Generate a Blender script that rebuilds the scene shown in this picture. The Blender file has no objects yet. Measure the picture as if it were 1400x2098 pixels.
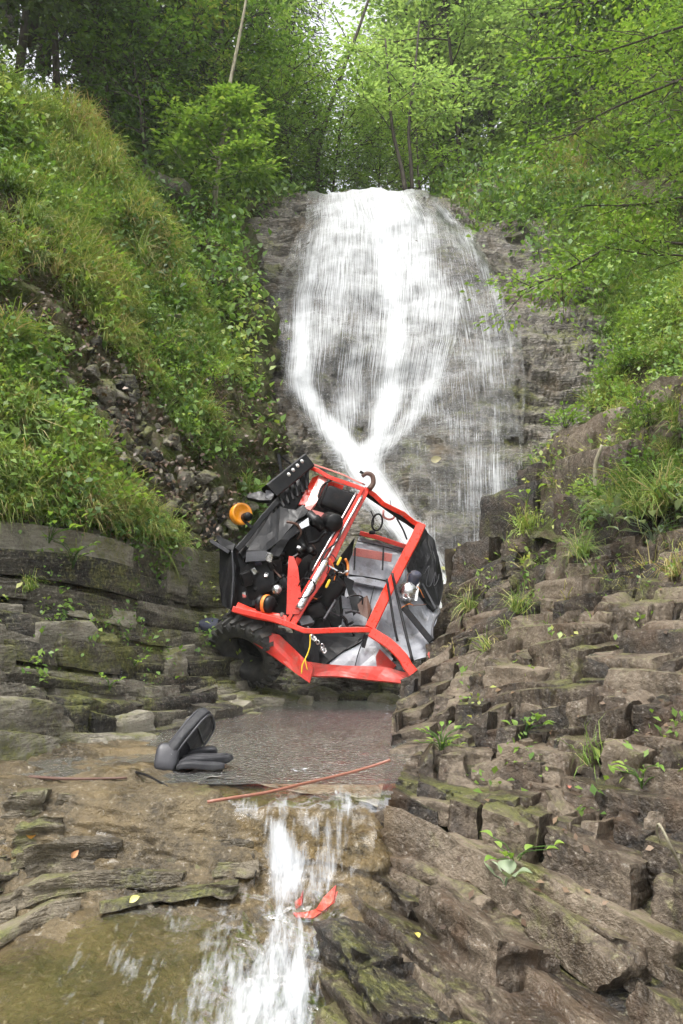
import bpy, math
import numpy as np
from mathutils import Vector

# ------------------------------------------------------------------ camera, world, sun, exposure
scene = bpy.context.scene
col = scene.collection
CAM = np.array([0.0, 0.0, 1.6]); PITCH = math.radians(7.0); FPX = 1647.0
cam_data = bpy.data.cameras.new('camera')
cam_data.sensor_fit = 'VERTICAL'; cam_data.sensor_height = 36.0
cam_data.lens = 36.0 * FPX / 2098.0
cam_data.clip_start = 0.05; cam_data.clip_end = 600.0
cam = bpy.data.objects.new('camera', cam_data); col.objects.link(cam)
cam.location = CAM; cam.rotation_euler = (math.pi / 2 + PITCH, 0, 0)
scene.camera = cam

SUN_EL, SUN_ROT = math.radians(70), math.radians(222)
world = bpy.data.worlds.new('World'); scene.world = world; world.use_nodes = True
wn, wl = world.node_tree.nodes, world.node_tree.links
wn.clear()
sky = wn.new('ShaderNodeTexSky'); sky.sky_type = 'NISHITA'; sky.sun_disc = False
sky.sun_elevation = SUN_EL; sky.sun_rotation = SUN_ROT
sky.air_density = 1.0; sky.dust_density = 4.0; sky.ozone_density = 0.6
hs = wn.new('ShaderNodeHueSaturation'); hs.inputs['Saturation'].default_value = 0.16
bg = wn.new('ShaderNodeBackground'); bg.inputs['Strength'].default_value = 0.15
wo = wn.new('ShaderNodeOutputWorld')
wl.new(sky.outputs['Color'], hs.inputs['Color']); wl.new(hs.outputs['Color'], bg.inputs['Color'])
wl.new(bg.outputs['Background'], wo.inputs['Surface'])
sd = bpy.data.lights.new('sun', 'SUN'); sd.energy = 1.5; sd.angle = math.radians(25); sd.color = (1.0, 0.96, 0.9)
sun = bpy.data.objects.new('sun', sd); col.objects.link(sun)
# direction towards the sun: up, a little behind the camera and to the left
sdir = Vector((math.sin(SUN_ROT) * math.cos(SUN_EL), math.cos(SUN_ROT) * math.cos(SUN_EL), math.sin(SUN_EL)))
sun.rotation_euler = sdir.to_track_quat('Z', 'Y').to_euler()
scene.view_settings.view_transform = 'Standard'; scene.view_settings.look = 'None'
scene.view_settings.gamma = 1.0; scene.view_settings.use_curve_mapping = False
scene.view_settings.exposure = 1.42
scene.render.engine = 'CYCLES'
scene.cycles.use_denoising = True
scene.cycles.use_adaptive_sampling = True; scene.cycles.adaptive_threshold = 0.035
scene.cycles.max_bounces = 4; scene.cycles.transparent_max_bounces = 24
scene.cycles.diffuse_bounces = 3; scene.cycles.glossy_bounces = 3; scene.cycles.transmission_bounces = 4

# ------------------------------------------------------------------ helpers
rng = np.random.default_rng(7)
CT, ST = math.cos(PITCH), math.sin(PITCH)

def P(px, py, Y):
    """point of the place seen at photo pixel (px, py), Y metres away along the ground"""
    a = (px - 700.0) / FPX; b = (1049.0 - py) / FPX
    d = np.array([a, CT - b * ST, ST + b * CT])
    return CAM + d * (Y / d[1])

def Q(px, Y, z):
    dep = Y * CT + (z - CAM[2]) * ST
    return np.array([(px - 700.0) / FPX * dep, Y, z])

def proj(p):
    p = np.asarray(p, float) - CAM
    dep = p[..., 1] * CT + p[..., 2] * ST
    up = -p[..., 1] * ST + p[..., 2] * CT
    return 700 + FPX * p[..., 0] / dep, 1049 - FPX * up / dep

def _h(ix, iy, iz, seed):
    h = (ix.astype(np.int64) * 374761393 + iy.astype(np.int64) * 668265263 + iz.astype(np.int64) * 2147483647 + seed * 974634777) & 0xffffffff
    h = ((h ^ (h >> 13)) * 1274126177) & 0xffffffff
    h = ((h ^ (h >> 16)) * 2246822519) & 0xffffffff
    return ((h ^ (h >> 15)) & 0xffffff) / float(0xffffff)

def vnoise(p, seed=0):
    p = np.asarray(p, float)
    i = np.floor(p).astype(np.int64); f = p - i; f = f * f * (3 - 2 * f)
    r = 0
    for dx in (0, 1):
        wx = f[..., 0] if dx else 1 - f[..., 0]
        for dy in (0, 1):
            wy = f[..., 1] if dy else 1 - f[..., 1]
            for dz in (0, 1):
                wz = f[..., 2] if dz else 1 - f[..., 2]
                r = r + wx * wy * wz * _h(i[..., 0] + dx, i[..., 1] + dy, i[..., 2] + dz, seed)
    return r * 2 - 1

def fbm(p, octv=4, seed=0):
    r = 0; a = 1; p = np.asarray(p, float)
    for k in range(octv):
        r = r + a * vnoise(p, seed + k); p = p * 2.03; a *= 0.5
    return r

def fast_mesh(name, V, F, attrs=None, smooth=False, uv=None):
    """V (N,3), F (M,3|4) numpy, attrs {name: per-vertex float array}"""
    V = np.asarray(V, np.float32); F = np.asarray(F, np.int32)
    me = bpy.data.meshes.new(name)
    m, k = F.shape
    me.vertices.add(len(V)); me.vertices.foreach_set('co', V.ravel())
    me.loops.add(m * k); me.loops.foreach_set('vertex_index', F.ravel())
    me.polygons.add(m); me.polygons.foreach_set('loop_start', np.arange(0, m * k, k, dtype=np.int32))
    if smooth: me.polygons.foreach_set('use_smooth', np.ones(m, bool))
    me.update(calc_edges=True)
    for an, av in (attrs or {}).items():
        at = me.attributes.new(an, 'FLOAT', 'POINT'); at.data.foreach_set('value', np.asarray(av, np.float32))
    if uv is not None:
        ul = me.uv_layers.new(name='UVMap'); ul.data.foreach_set('uv', np.asarray(uv, np.float32)[F.ravel()].ravel())
    return me

def put(name, me, mat=None, parent=None, **props):
    o = bpy.data.objects.new(name, me); col.objects.link(o)
    if mat is not None and me is not None and not me.materials: me.materials.append(mat)
    if parent is not None:
        o.parent = parent
        if parent.get('_w'): o.location = -Vector(parent.location)
    for k, v in props.items(): o[k] = v
    return o

def thing(name, label, cat, loc, group=None, rz=0.0, sc=1.0):
    o = bpy.data.objects.new(name, None); col.objects.link(o)
    o.empty_display_size = 0.1
    o.location = Vector(loc); o.rotation_euler = (0, 0, rz); o.scale = (sc, sc, sc)
    o['label'] = label; o['category'] = cat
    if group: o['group'] = group
    return o

def world_thing(name, label, cat, loc, group=None):
    """a thing whose parts are written in world coordinates"""
    o = thing(name, label, cat, loc, group); o['_w'] = 1
    return o

def crm(c, t):
    """Catmull-Rom along axis 0 of c at t in [0, 1]"""
    n = c.shape[0]
    x = np.clip(t, 0, 1) * (n - 1); i = np.minimum(x.astype(int), n - 2); f = (x - i)
    cc = np.concatenate([[2 * c[0] - c[1]], c, [2 * c[-1] - c[-2]]], 0)
    p0, p1, p2, p3 = cc[i], cc[i + 1], cc[i + 2], cc[i + 3]
    f = f.reshape((-1,) + (1,) * (c.ndim - 1))
    return 0.5 * (2 * p1 + (p2 - p0) * f + (2 * p0 - 5 * p1 + 4 * p2 - p3) * f ** 2 + (3 * p1 - p0 - 3 * p2 + p3) * f ** 3)

def loft(ctrl, nr, nc):
    g = crm(np.asarray(ctrl, float), np.linspace(0, 1, nr))
    return crm(g.transpose(1, 0, 2), np.linspace(0, 1, nc)).transpose(1, 0, 2)

def gnormals(g):
    du = np.gradient(g, axis=0); dv = np.gradient(g, axis=1)
    n = np.cross(du, dv); n /= np.linalg.norm(n, axis=-1, keepdims=True) + 1e-9
    tocam = CAM - g
    s = np.sign((n * tocam).sum(-1, keepdims=True)); s[s == 0] = 1
    return n * s

def grid_faces(nr, nc):
    i = np.arange(nr - 1)[:, None] * nc + np.arange(nc - 1)[None, :]
    return np.stack([i, i + 1, i + nc + 1, i + nc], -1).reshape(-1, 4)

def tube(pts, rad, sides=8, cap=True):
    """swept tube; rad scalar or per-point"""
    pts = np.asarray(pts, float); n = len(pts)
    rad = np.broadcast_to(np.asarray(rad, float), (n,))
    tan = np.gradient(pts, axis=0); tan /= np.linalg.norm(tan, axis=1, keepdims=True) + 1e-9
    up = np.array([0, 0, 1.0]) if abs(tan[0][2]) < .9 else np.array([1.0, 0, 0])
    V = []
    u = np.cross(tan[0], up); u /= np.linalg.norm(u)
    for k in range(n):
        u = u - tan[k] * (u @ tan[k]); u /= np.linalg.norm(u) + 1e-9
        w = np.cross(tan[k], u)
        a = np.arange(sides) * 2 * math.pi / sides
        V.append(pts[k] + rad[k] * (np.cos(a)[:, None] * u + np.sin(a)[:, None] * w))
    V = np.concatenate(V)
    F = []
    for k in range(n - 1):
        for s in range(sides):
            s2 = (s + 1) % sides
            F.append((k * sides + s, k * sides + s2, (k + 1) * sides + s2, (k + 1) * sides + s))
    if cap:
        b = len(V); V = np.concatenate([V, pts[[0]], pts[[-1]]])
        for s in range(sides):
            s2 = (s + 1) % sides
            F.append((b, s2, s, s)); F.append((b + 1, (n - 1) * sides + s, (n - 1) * sides + s2, (n - 1) * sides + s2))
    return V, np.array(F)

def pyd(name, V, F, smooth=False):
    me = bpy.data.meshes.new(name)
    F = [tuple(dict.fromkeys(int(i) for i in f)) for f in F]
    me.from_pydata([tuple(map(float, v)) for v in V], [], F); me.update()
    if smooth: me.polygons.foreach_set('use_smooth', np.ones(len(me.polygons), bool))
    return me

def join(parts):
    V = []; F = []; b = 0
    for v, f in parts:
        V.append(np.asarray(v, float)); F.append(np.asarray(f) + b); b += len(v)
    return np.concatenate(V), np.concatenate(F)

# ------------------------------------------------------------------ materials
class NT:
    def __init__(s, name):
        s.m = bpy.data.materials.new(name); s.m.use_nodes = True
        s.n, s.l = s.m.node_tree.nodes, s.m.node_tree.links
        s.n.clear(); s.out = s.n.new('ShaderNodeOutputMaterial')
    def new(s, t, **kw):
        n = s.n.new(t)
        for k, v in kw.items(): setattr(n, k, v)
        return n
    def put(s, sock, v):
        if hasattr(v, 'links') or isinstance(v, bpy.types.NodeSocket): s.l.new(v, sock)
        elif v is not None: sock.default_value = v
    def pos(s): return s.new('ShaderNodeNewGeometry').outputs['Position']
    def map(s, vec, scale=(1, 1, 1), rot=(0, 0, 0)):
        n = s.new('ShaderNodeMapping'); n.inputs['Scale'].default_value = scale; n.inputs['Rotation'].default_value = rot
        s.l.new(vec, n.inputs['Vector']); return n.outputs[0]
    def noise(s, vec, scale, detail=4, rough=.55, dist=0.0):
        n = s.new('ShaderNodeTexNoise'); n.inputs['Scale'].default_value = scale; n.inputs['Detail'].default_value = detail
        n.inputs['Roughness'].default_value = rough; n.inputs['Distortion'].default_value = dist
        s.l.new(vec, n.inputs['Vector']); return n.outputs['Fac']
    def ramp(s, fac, stops, interp='LINEAR'):
        n = s.new('ShaderNodeValToRGB'); n.color_ramp.interpolation = interp
        e = n.color_ramp.elements
        while len(e) < len(stops): e.new(0.5)
        for x, (p, c) in zip(e, stops):
            x.position = p; x.color = (c, c, c, 1) if isinstance(c, (int, float)) else (*c, 1)
        s.l.new(fac, n.inputs['Fac']); return n.outputs['Color']
    def mix(s, fac, a, b, mode='MIX'):
        n = s.new('ShaderNodeMix', data_type='RGBA', blend_type=mode)
        s.put(n.inputs[0], fac)
        s.put(n.inputs[6], a if not isinstance(a, tuple) else (*a, 1)); s.put(n.inputs[7], b if not isinstance(b, tuple) else (*b, 1))
        return n.outputs[2]
    def math(s, op, a, b=None, c=None, clamp=False):
        n = s.new('ShaderNodeMath', operation=op, use_clamp=clamp)
        for i, v in enumerate((a, b, c)):
            if v is not None: s.put(n.inputs[i], v)
        return n.outputs[0]
    def attr(s, name): return s.new('ShaderNodeAttribute', attribute_name=name).outputs['Fac']
    def bump(s, h, strength, dist, normal=None):
        n = s.new('ShaderNodeBump'); n.inputs['Strength'].default_value = strength; n.inputs['Distance'].default_value = dist
        s.l.new(h, n.inputs['Height'])
        if normal is not None: s.l.new(normal, n.inputs['Normal'])
        return n.outputs[0]
    def bsdf(s, base, rough=.6, metal=0.0, spec=.5, normal=None, coat=0.0):
        n = s.new('ShaderNodeBsdfPrincipled')
        s.put(n.inputs['Base Color'], base if not isinstance(base, tuple) else (*base, 1))
        s.put(n.inputs['Roughness'], rough); s.put(n.inputs['Metallic'], metal); s.put(n.inputs['Specular IOR Level'], spec)
        n.inputs['Coat Weight'].default_value = coat
        if normal is not None: s.l.new(normal, n.inputs['Normal'])
        return n.outputs[0]
    def done(s, sh):
        s.l.new(sh, s.out.inputs['Surface']); return s.m

def rock_mat(name, c_dark, c_mid, c_light, moss=0.5, wet=0.4, strata=1.0, fine=1.0, brown=None, bvar=.3, vert=False):
    t = NT(name); p = t.pos()
    rnd = t.new('ShaderNodeObjectInfo').outputs['Random']
    n1 = t.noise(p, 2.6, 4, .62, .3); n2 = t.noise(t.map(p, (15, 15, 3) if vert else (6, 6, 34)), 1.0, 3, .6); n3 = t.noise(p, 38 * fine, 3, .68)
    f = t.math('ADD', t.math('MULTIPLY', n1, .5), t.math('MULTIPLY', n2, .28 * strata))
    f = t.math('ADD', f, t.math('MULTIPLY', n3, .36)); f = t.math('ADD', f, t.math('MULTIPLY', t.math('SUBTRACT', rnd, .5), bvar))
    f = t.math('ADD', f, -.14 * (strata - 1))
    c = t.ramp(f, [(.36, c_dark), (.53, c_mid), (.74, c_light)])
    nm = t.noise(p, 1.9, 4, .68)
    if brown:
        c = t.mix(t.ramp(nm, [(.30, .8), (.47, 0.0)]), c, brown)
    c = t.mix(t.ramp(n3, [(.60, 0.0), (.72, .6)]), c, (.34, .32, .285))
    nz = t.new('ShaderNodeSeparateXYZ'); t.l.new(t.new('ShaderNodeNewGeometry').outputs['Normal'], nz.inputs[0])
    up = t.math('MULTIPLY', nz.outputs['Z'], .12)
    mf = t.math('ADD', nm, up)
    mf = t.math('ADD', mf, t.math('MULTIPLY', t.math('SUBTRACT', n3, .5), .35))
    mfac = t.ramp(mf, [(.82 - .42 * moss, 0.0), (.98 - .42 * moss, .9)])
    mc = t.ramp(n3, [(.3, (.035, .045, .008)), (.55, (.10, .105, .02)), (.75, (.17, .16, .05))])
    c = t.mix(mfac, c, mc)
    rg = t.ramp(n1, [(.35, .72 - wet * .6), (.65, .9 - wet * .3)])
    h = t.math('ADD', t.noise(p, 18 * (fine + 1) * .5, 5, .7), t.math('MULTIPLY', n2, .8 * strata))
    return t.done(t.bsdf(c, rg, spec=.35 + .25 * wet, normal=t.bump(h, 1.0, .035)))

M = {}
M['rock_right'] = rock_mat('wet brown bedded rock', (.006, .0045, .003), (.046, .032, .019), (.20, .158, .112), moss=.5, wet=.65, brown=(.075, .042, .020), bvar=.30, vert=True)
M['rock_left'] = rock_mat('grey bedded rock', (.012, .0105, .008), (.078, .068, .050), (.25, .228, .18), moss=.74, wet=.35, bvar=.4)
M['rock_fall'] = rock_mat('wet streaked rock face', (.02, .017, .013), (.105, .092, .072), (.29, .265, .225), moss=.6, wet=.6, strata=1.8, fine=.5, brown=(.11, .078, .038))
M['rock_shelf'] = rock_mat('mossy shelf rock', (.018, .014, .009), (.07, .056, .034), (.19, .16, .112), moss=.62, wet=.6)
M['bed'] = rock_mat('stream bed rock', (.026, .019, .009), (.12, .088, .042), (.21, .165, .095), moss=.12, wet=.8, strata=.3, brown=(.17, .12, .05))

def soil_mat():
    t = NT('forest soil'); p = t.pos()
    f = t.math('ADD', t.math('MULTIPLY', t.noise(p, 1.7, 5, .6), .7), t.math('MULTIPLY', t.noise(p, 22, 4, .7), .4))
    c = t.ramp(f, [(.35, (.02, .016, .01)), (.5, (.06, .05, .026)), (.6, (.10, .085, .05)), (.75, (.15, .14, .11))])
    mf = t.ramp(t.noise(p, 2.3, 5, .7), [(.42, 0.0), (.58, .85)])
    c = t.mix(mf, c, t.ramp(t.noise(p, 28, 3), [(.3, (.03, .045, .008)), (.7, (.10, .13, .025))]))
    h = t.math('ADD', t.noise(p, 7, 5, .7), t.math('MULTIPLY', t.noise(p, 45, 4, .7), .4))
    return t.done(t.bsdf(c, .85, spec=.2, normal=t.bump(h, 1.0, .06)))
M['soil'] = soil_mat()

def leaf_mat(name, stops, trans=.45, rough=.42, sat_rand=.12):
    t = NT(name)
    f = t.math('ADD', t.attr('tint'), t.math('MULTIPLY', t.math('SUBTRACT', t.new('ShaderNodeObjectInfo').outputs['Random'], .5), sat_rand * 2), clamp=True)
    c = t.ramp(f, stops)
    b = t.bsdf(c, rough, spec=.4)
    tr = t.new('ShaderNodeBsdfTranslucent'); t.l.new(t.mix(1.0, c, (1.0, 1.0, .55), 'MULTIPLY'), tr.inputs['Color'])
    ms = t.new('ShaderNodeMixShader'); ms.inputs[0].default_value = trans
    t.l.new(b, ms.inputs[1]); t.l.new(tr.outputs[0], ms.inputs[2])
    return t.done(ms.outputs[0])
M['leaf'] = leaf_mat('broad leaf', [(0, (.04, .085, .02)), (.45, (.12, .225, .045)), (.8, (.24, .36, .075)), (1, (.42, .44, .13))])
M['leaf_bright'] = leaf_mat('young leaf', [(0, (.09, .18, .035)), (.5, (.20, .34, .06)), (1, (.38, .48, .12))])
M['leaf_dark'] = leaf_mat('dark leaf', [(0, (.03, .055, .018)), (.5, (.07, .12, .035)), (1, (.14, .19, .05))], trans=.35)
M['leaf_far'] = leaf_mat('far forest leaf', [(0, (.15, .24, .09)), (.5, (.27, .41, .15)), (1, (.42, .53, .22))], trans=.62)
M['leaf_grey'] = leaf_mat('silvery leaf', [(0, (.14, .2, .11)), (1, (.34, .40, .26))], trans=.3)
M['grass'] = leaf_mat('grass blade', [(0, (.07, .125, .028)), (.40, (.17, .27, .055)), (.62, (.31, .38, .09)), (.8, (.45, .41, .17)), (1, (.44, .33, .18))], trans=.35, rough=.5)
M['needle'] = leaf_mat('spruce needle', [(0, (.015, .028, .014)), (.6, (.04, .07, .03)), (1, (.085, .12, .05))], trans=.1)
M['litter'] = leaf_mat('dead leaf', [(0, (.045, .028, .018)), (.5, (.11, .068, .042)), (1, (.22, .15, .095))], trans=.1)

def bark_mat(name, a, b):
    t = NT(name); p = t.pos()
    c = t.ramp(t.noise(t.map(p, (9, 9, 2)), 2.0, 5, .65), [(.35, a), (.68, b)])
    return t.done(t.bsdf(c, .85, spec=.2, normal=t.bump(t.noise(t.map(p, (20, 20, 4)), 2.0, 4), .6, .02)))
M['bark'] = bark_mat('grey brown bark', (.03, .024, .018), (.11, .095, .075))
M['bark_pale'] = bark_mat('pale bark', (.16, .14, .09), (.42, .39, .29))

def simple(name, c, rough=.5, metal=0.0, spec=.5, dirt=.25, dirt_c=(.10, .08, .06), scale=9.0, coat=0.0, bump=.15):
    t = NT(name); p = t.pos()
    d = t.ramp(t.noise(p, scale, 5, .7), [(.5, 0.0), (.72, dirt)])
    cc = t.mix(d, c, dirt_c)
    cc = t.mix(t.ramp(t.noise(p, scale * 9, 3, .6), [(.62, 0.0), (.75, dirt * .7)]), cc, tuple(min(1, x * 1.6 + .05) for x in c))
    rg = t.ramp(t.noise(p, scale * 1.7, 4), [(.35, max(.05, rough - .12)), (.7, min(1, rough + .2))])
    return t.done(t.bsdf(cc, rg, metal, spec, t.bump(t.noise(p, scale * 4, 2), bump, .01), coat))

def gravel_mat():
    t = NT('pool gravel'); p = t.pos()
    v = t.new('ShaderNodeTexVoronoi'); v.inputs['Scale'].default_value = 26; t.l.new(p, v.inputs['Vector'])
    c = t.ramp(v.outputs['Color'], [(.1, (.14, .125, .10)), (.5, (.31, .29, .25)), (.9, (.56, .54, .50))])
    c = t.mix(t.ramp(t.noise(p, 1.3, 3), [(.42, 0.0), (.6, .6)]), c, (.20, .155, .08))
    return t.done(t.bsdf(c, .5, normal=t.bump(v.outputs['Distance'], .8, .02)))
M['gravel'] = gravel_mat()
# ------------------------------------------------------------------ terrain
def patch_from(rows, yinc=None):
    out = []
    for Y, pts in rows:
        out.append([P(px, py, Y + (yinc[k] if yinc else 0)) for k, (px, py) in enumerate(pts)])
    return np.array(out)

def strata_disp(p, dip=(0.0, 0.0), thick=.12, seed=3):
    """stepped bedding profile: each bed stands out by its own amount, broken into blocks along its length"""
    s = (p[..., 2] + dip[0] * p[..., 0] + dip[1] * p[..., 1] + .10 * vnoise(p * .9, seed)) / thick
    k = np.floor(s)
    along = p[..., 0] * .8 + p[..., 1] * .6 + .15 * vnoise(p * 2.2, seed + 9)
    L = 2.0 + 2.5 * _h(k, k * 0, k * 0, seed + 1)
    b = np.floor(along * L)
    return _h(k, b, k * 0, seed + 2)

def add_patch(name, ctrl, nr, nc, mat, amp=.12, freq=1.2, strata=0.0, thick=.14, dip=(0, 0), seed=0, label=None, fine=.02):
    g = loft(ctrl, nr, nc); n = gnormals(g)
    d = amp * fbm(g * freq, 4, seed) + fine * fbm(g * freq * 7, 3, seed + 31)
    if strata: d = d + strata * (strata_disp(g, dip, thick, seed + 5) - .5) + strata * .5 * (strata_disp(g, dip, thick * .4, seed + 17) - .5)
    g2 = g + n * d[..., None]
    me = fast_mesh(name, g2.reshape(-1, 3), grid_faces(nr, nc), smooth=(strata == 0))
    o = put(name, me, mat, kind='structure')
    return o, g2, gnormals(g2)

YI = [0, .3, .6, 1.0, 1.4, 1.9]
left_ctrl = patch_from([
    (4.8, [(-420, 1080), (-480, 850), (-560, 600), (-680, 300), (-800, 50), (-950, -250)]),
    (5.8, [(-60, 1060), (-100, 850), (-170, 600), (-270, 330), (-370, 100), (-500, -200)]),
    (6.8, [(180, 1080), (100, 850), (10, 620), (-70, 380), (-140, 180), (-230, -50)]),
    (7.8, [(320, 1125), (270, 900), (180, 680), (90, 450), (10, 250), (-60, 80)]),
    (8.7, [(430, 1120), (395, 930), (320, 740), (240, 560), (150, 390), (60, 190)]),
    (9.5, [(495, 1050), (470, 900), (410, 740), (345, 600), (285, 430), (170, 240)]),
    (10.4, [(530, 1010), (545, 880), (490, 760), (410, 640), (340, 540), (240, 420)]),
    (11.2, [(560, 1000), (580, 900), (520, 800), (440, 700), (360, 620), (260, 520)]),
], YI)
lslope, G_left, N_left = add_patch('hillside_left', left_ctrl, 170, 150, M['soil'], amp=.085, freq=1.3, strata=.13, thick=.2, seed=11)

back_left_ctrl = patch_from([
    (9.9, [(500, 1120), (515, 1010), (480, 900), (380, 800), (270, 700), (120, 600)]),
    (10.6, [(525, 980), (550, 850), (505, 700), (420, 580), (320, 480), (210, 330)]),
    (12.0, [(545, 860), (548, 730), (510, 570), (440, 470), (330, 380), (170, 200)]),
    (14.0, [(530, 690), (528, 590), (508, 480), (465, 420), (340, 330), (150, 80)]),
    (16.2, [(520, 520), (515, 450), (500, 405), (460, 360), (330, 200), (130, -80)]),
    (20.0, [(570, 430), (545, 400), (500, 360), (420, 280), (300, 80), (100, -250)]),
    (30.0, [(560, 400), (500, 360), (400, 280), (300, 120), (150, -120), (-100, -480)]),
], [0, .3, .8, 1.5, 2.2, 3.0])
bl, G_bl, N_bl = add_patch('hillside_gully', back_left_ctrl, 110, 90, M['soil'], amp=.25, freq=.8, strata=.16, thick=.3, seed=23, fine=.04)

right_ctrl = patch_from([
    (6.3, [(1460, 1010), (1580, 900), (1720, 760), (1870, 560), (2020, 300), (2220, 0)]),
    (7.4, [(1250, 1075), (1330, 965), (1430, 840), (1560, 650), (1700, 400), (1900, 100)]),
    (8.5, [(1095, 1110), (1180, 985), (1290, 850), (1400, 690), (1550, 450), (1750, 150)]),
    (9.6, [(1085, 1030), (1165, 935), (1265, 815), (1375, 655), (1500, 450), (1700, 120)]),
    (11.0, [(1150, 950), (1225, 850), (1300, 730), (1390, 580), (1500, 400), (1680, 100)]),
    (13.0, [(1220, 790), (1255, 695), (1310, 600), (1390, 470), (1500, 280), (1680, -50)]),
    (15.0, [(1090, 560), (1135, 500), (1215, 430), (1330, 330), (1480, 160), (1680, -150)]),
    (17.0, [(975, 430), (1035, 390), (1130, 320), (1270, 220), (1450, 50), (1680, -250)]),
    (20.0, [(905, 410), (970, 360), (1080, 280), (1230, 170), (1430, -20), (1680, -330)]),
    (30.0, [(890, 400), (960, 330), (1060, 230), (1200, 90), (1400, -110), (1680, -450)]),
], [0, .3, .6, 1.0, 1.5, 2.2])
rs, G_right, N_right = add_patch('hillside_right', right_ctrl, 200, 130, M['soil'], amp=.2, freq=.9, strata=.12, thick=.25, seed=37, fine=.03)

fall_ctrl = np.array([[P(*q) for q in row] for row in [
    [(380, 1460, 8.7), (560, 1460, 8.6), (720, 1470, 8.5), (860, 1450, 8.6), (1000, 1350, 8.9), (1150, 1290, 9.4), (1350, 1230, 10.1)],
    [(380, 1345, 9.3), (560, 1350, 9.2), (720, 1360, 9.1), (860, 1340, 9.1), (1000, 1270, 9.3), (1150, 1210, 9.7), (1350, 1150, 10.3)],
    [(400, 1150, 10.2), (560, 1150, 10.2), (720, 1150, 10.2), (860, 1150, 10.0), (1000, 1150, 10.0), (1150, 1080, 10.4), (1350, 1000, 11)],
    [(430, 1000, 11), (560, 980, 11.1), (720, 980, 11.5), (860, 980, 10.9), (1000, 980, 10.8), (1150, 940, 11), (1350, 850, 11.8)],
    [(450, 850, 12), (570, 850, 11.9), (720, 850, 12.4), (860, 850, 12), (1000, 850, 11.7), (1150, 820, 12), (1350, 720, 12.8)],
    [(450, 700, 13.2), (570, 700, 13), (720, 700, 13), (860, 700, 12.9), (1000, 700, 12.8), (1150, 690, 13), (1350, 600, 14)],
    [(460, 560, 14.6), (570, 550, 14.3), (700, 550, 14), (830, 550, 13.9), (950, 550, 14), (1080, 560, 14.3), (1300, 480, 15.4)],
    [(470, 450, 16), (560, 445, 15.6), (680, 450, 15.1), (780, 445, 15), (880, 450, 15.2), (980, 470, 15.6), (1200, 400, 16.8)],
    [(480, 400, 17.4), (570, 398, 17), (660, 412, 16.4), (760, 403, 16.2), (860, 414, 16.4), (930, 412, 17), (1100, 350, 18.2)],
    [(480, 390, 20), (560, 410, 20), (660, 430, 20), (760, 430, 20), (860, 430, 20), (950, 400, 20), (1150, 300, 20)],
    [(400, 330, 30), (560, 410, 30), (660, 425, 30), (760, 425, 30), (860, 425, 30), (960, 390, 30), (1300, 200, 30)],
]])
fr, G_fall, N_fall = add_patch('waterfall_rock', fall_ctrl, 330, 260, M['rock_fall'], amp=.14, freq=.9, strata=.19, thick=.13, dip=(.08, .05), seed=41, fine=.035)

# valley floor far behind the fall and under everything else
gx = np.linspace(-45, 45, 61); gy = np.linspace(-14, 80, 63)
gg = np.stack(np.meshgrid(gx, gy), -1)
zz = np.where(gg[..., 1] < 12, -2.0 - .0 * gg[..., 1], 0)
ramp_ = np.clip((gg[..., 1] - 12) / 14, 0, 1)
zz = -2.0 + ramp_ * 11.0 + np.clip(gg[..., 1] - 26, 0, None) * .10
zz = zz + np.clip(np.abs(gg[..., 0]) - 7, 0, None) * .85 * np.clip((gg[..., 1] + 10) / 25, 0.15, 1) + .6 * fbm(np.concatenate([gg * .12, gg[..., :1] * 0], -1), 3, 5)
V = np.concatenate([gg, zz[..., None]], -1)
put('ground', fast_mesh('ground', V.reshape(-1, 3), grid_faces(63, 61), smooth=True), M['soil'], kind='structure')

# stream bed: (Y, [(px, z) ...])
PXB = [-700, -250, 0, 180, 330, 450, 560, 650, 720, 790, 900, 1100]
bed_rows = [
    (9.6, [1.6, 1.4, 1.2, 1.1, 1.0, .9, .75, .65, .65, .75, 1.0, 1.2]),
    (8.4, [1.4, 1.2, 1.1, 1.0, .85, .62, .52, .45, .48, .58, .8, 1.0]),
    (7.0, [1.2, 1.0, .9, .85, .72, .60, .52, .46, .48, .54, .7, .9]),
    (5.8, [.95, .85, .8, .74, .68, .60, .52, .48, .48, .52, .6, .8]),
    (5.0, [.80, .76, .74, .71, .68, .62, .56, .52, .52, .54, .6, .7]),
    (4.4, [.76, .74, .73, .72, .70, .67, .62, .58, .56, .58, .6, .6]),
    (4.1, [.74, .72, .71, .70, .69, .66, .62, .57, .54, .55, .58, .5]),
    (3.95, [.56, .55, .55, .55, .55, .52, .50, .44, .45, .48, .5, .4]),
    (3.85, [.44, .44, .44, .44, .44, .42, .34, .25, .32, .40, .4, .3]),
    (3.6, [.32, .31, .30, .29, .28, .25, .20, .16, .18, .26, .3, .3]),
    (3.3, [.22, .21, .20, .20, .18, .15, .10, .07, .12, .20, .2, .2]),
    (2.9, [.14, .13, .12, .11, .10, .07, .03, .02, .06, .1, .1, .1]),
    (2.2, [.05, .04, .03, .02, .0, -.02, -.05, -.06, -.04, .0, .0, .0]),
    (1.0, [-.05] * 12), (-2.0, [-.3] * 12),
]
for Yr, zr in bed_rows:
    if Yr <= 5.0:
        zr[9] -= .10; zr[10] -= .45; zr[11] -= .6
bed_ctrl = np.array([[Q(px, max(Y, 2.0), z) * [1, 0, 1] + [0, Y, 0] for px, z in zip(PXB, zs)] for Y, zs in bed_rows])
bd, G_bed, N_bed = add_patch('stream_bed', bed_ctrl, 340, 200, M['bed'], amp=.026, freq=2.6, strata=.035, thick=.05, dip=(.14, -.16), seed=51, fine=.008)

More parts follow.
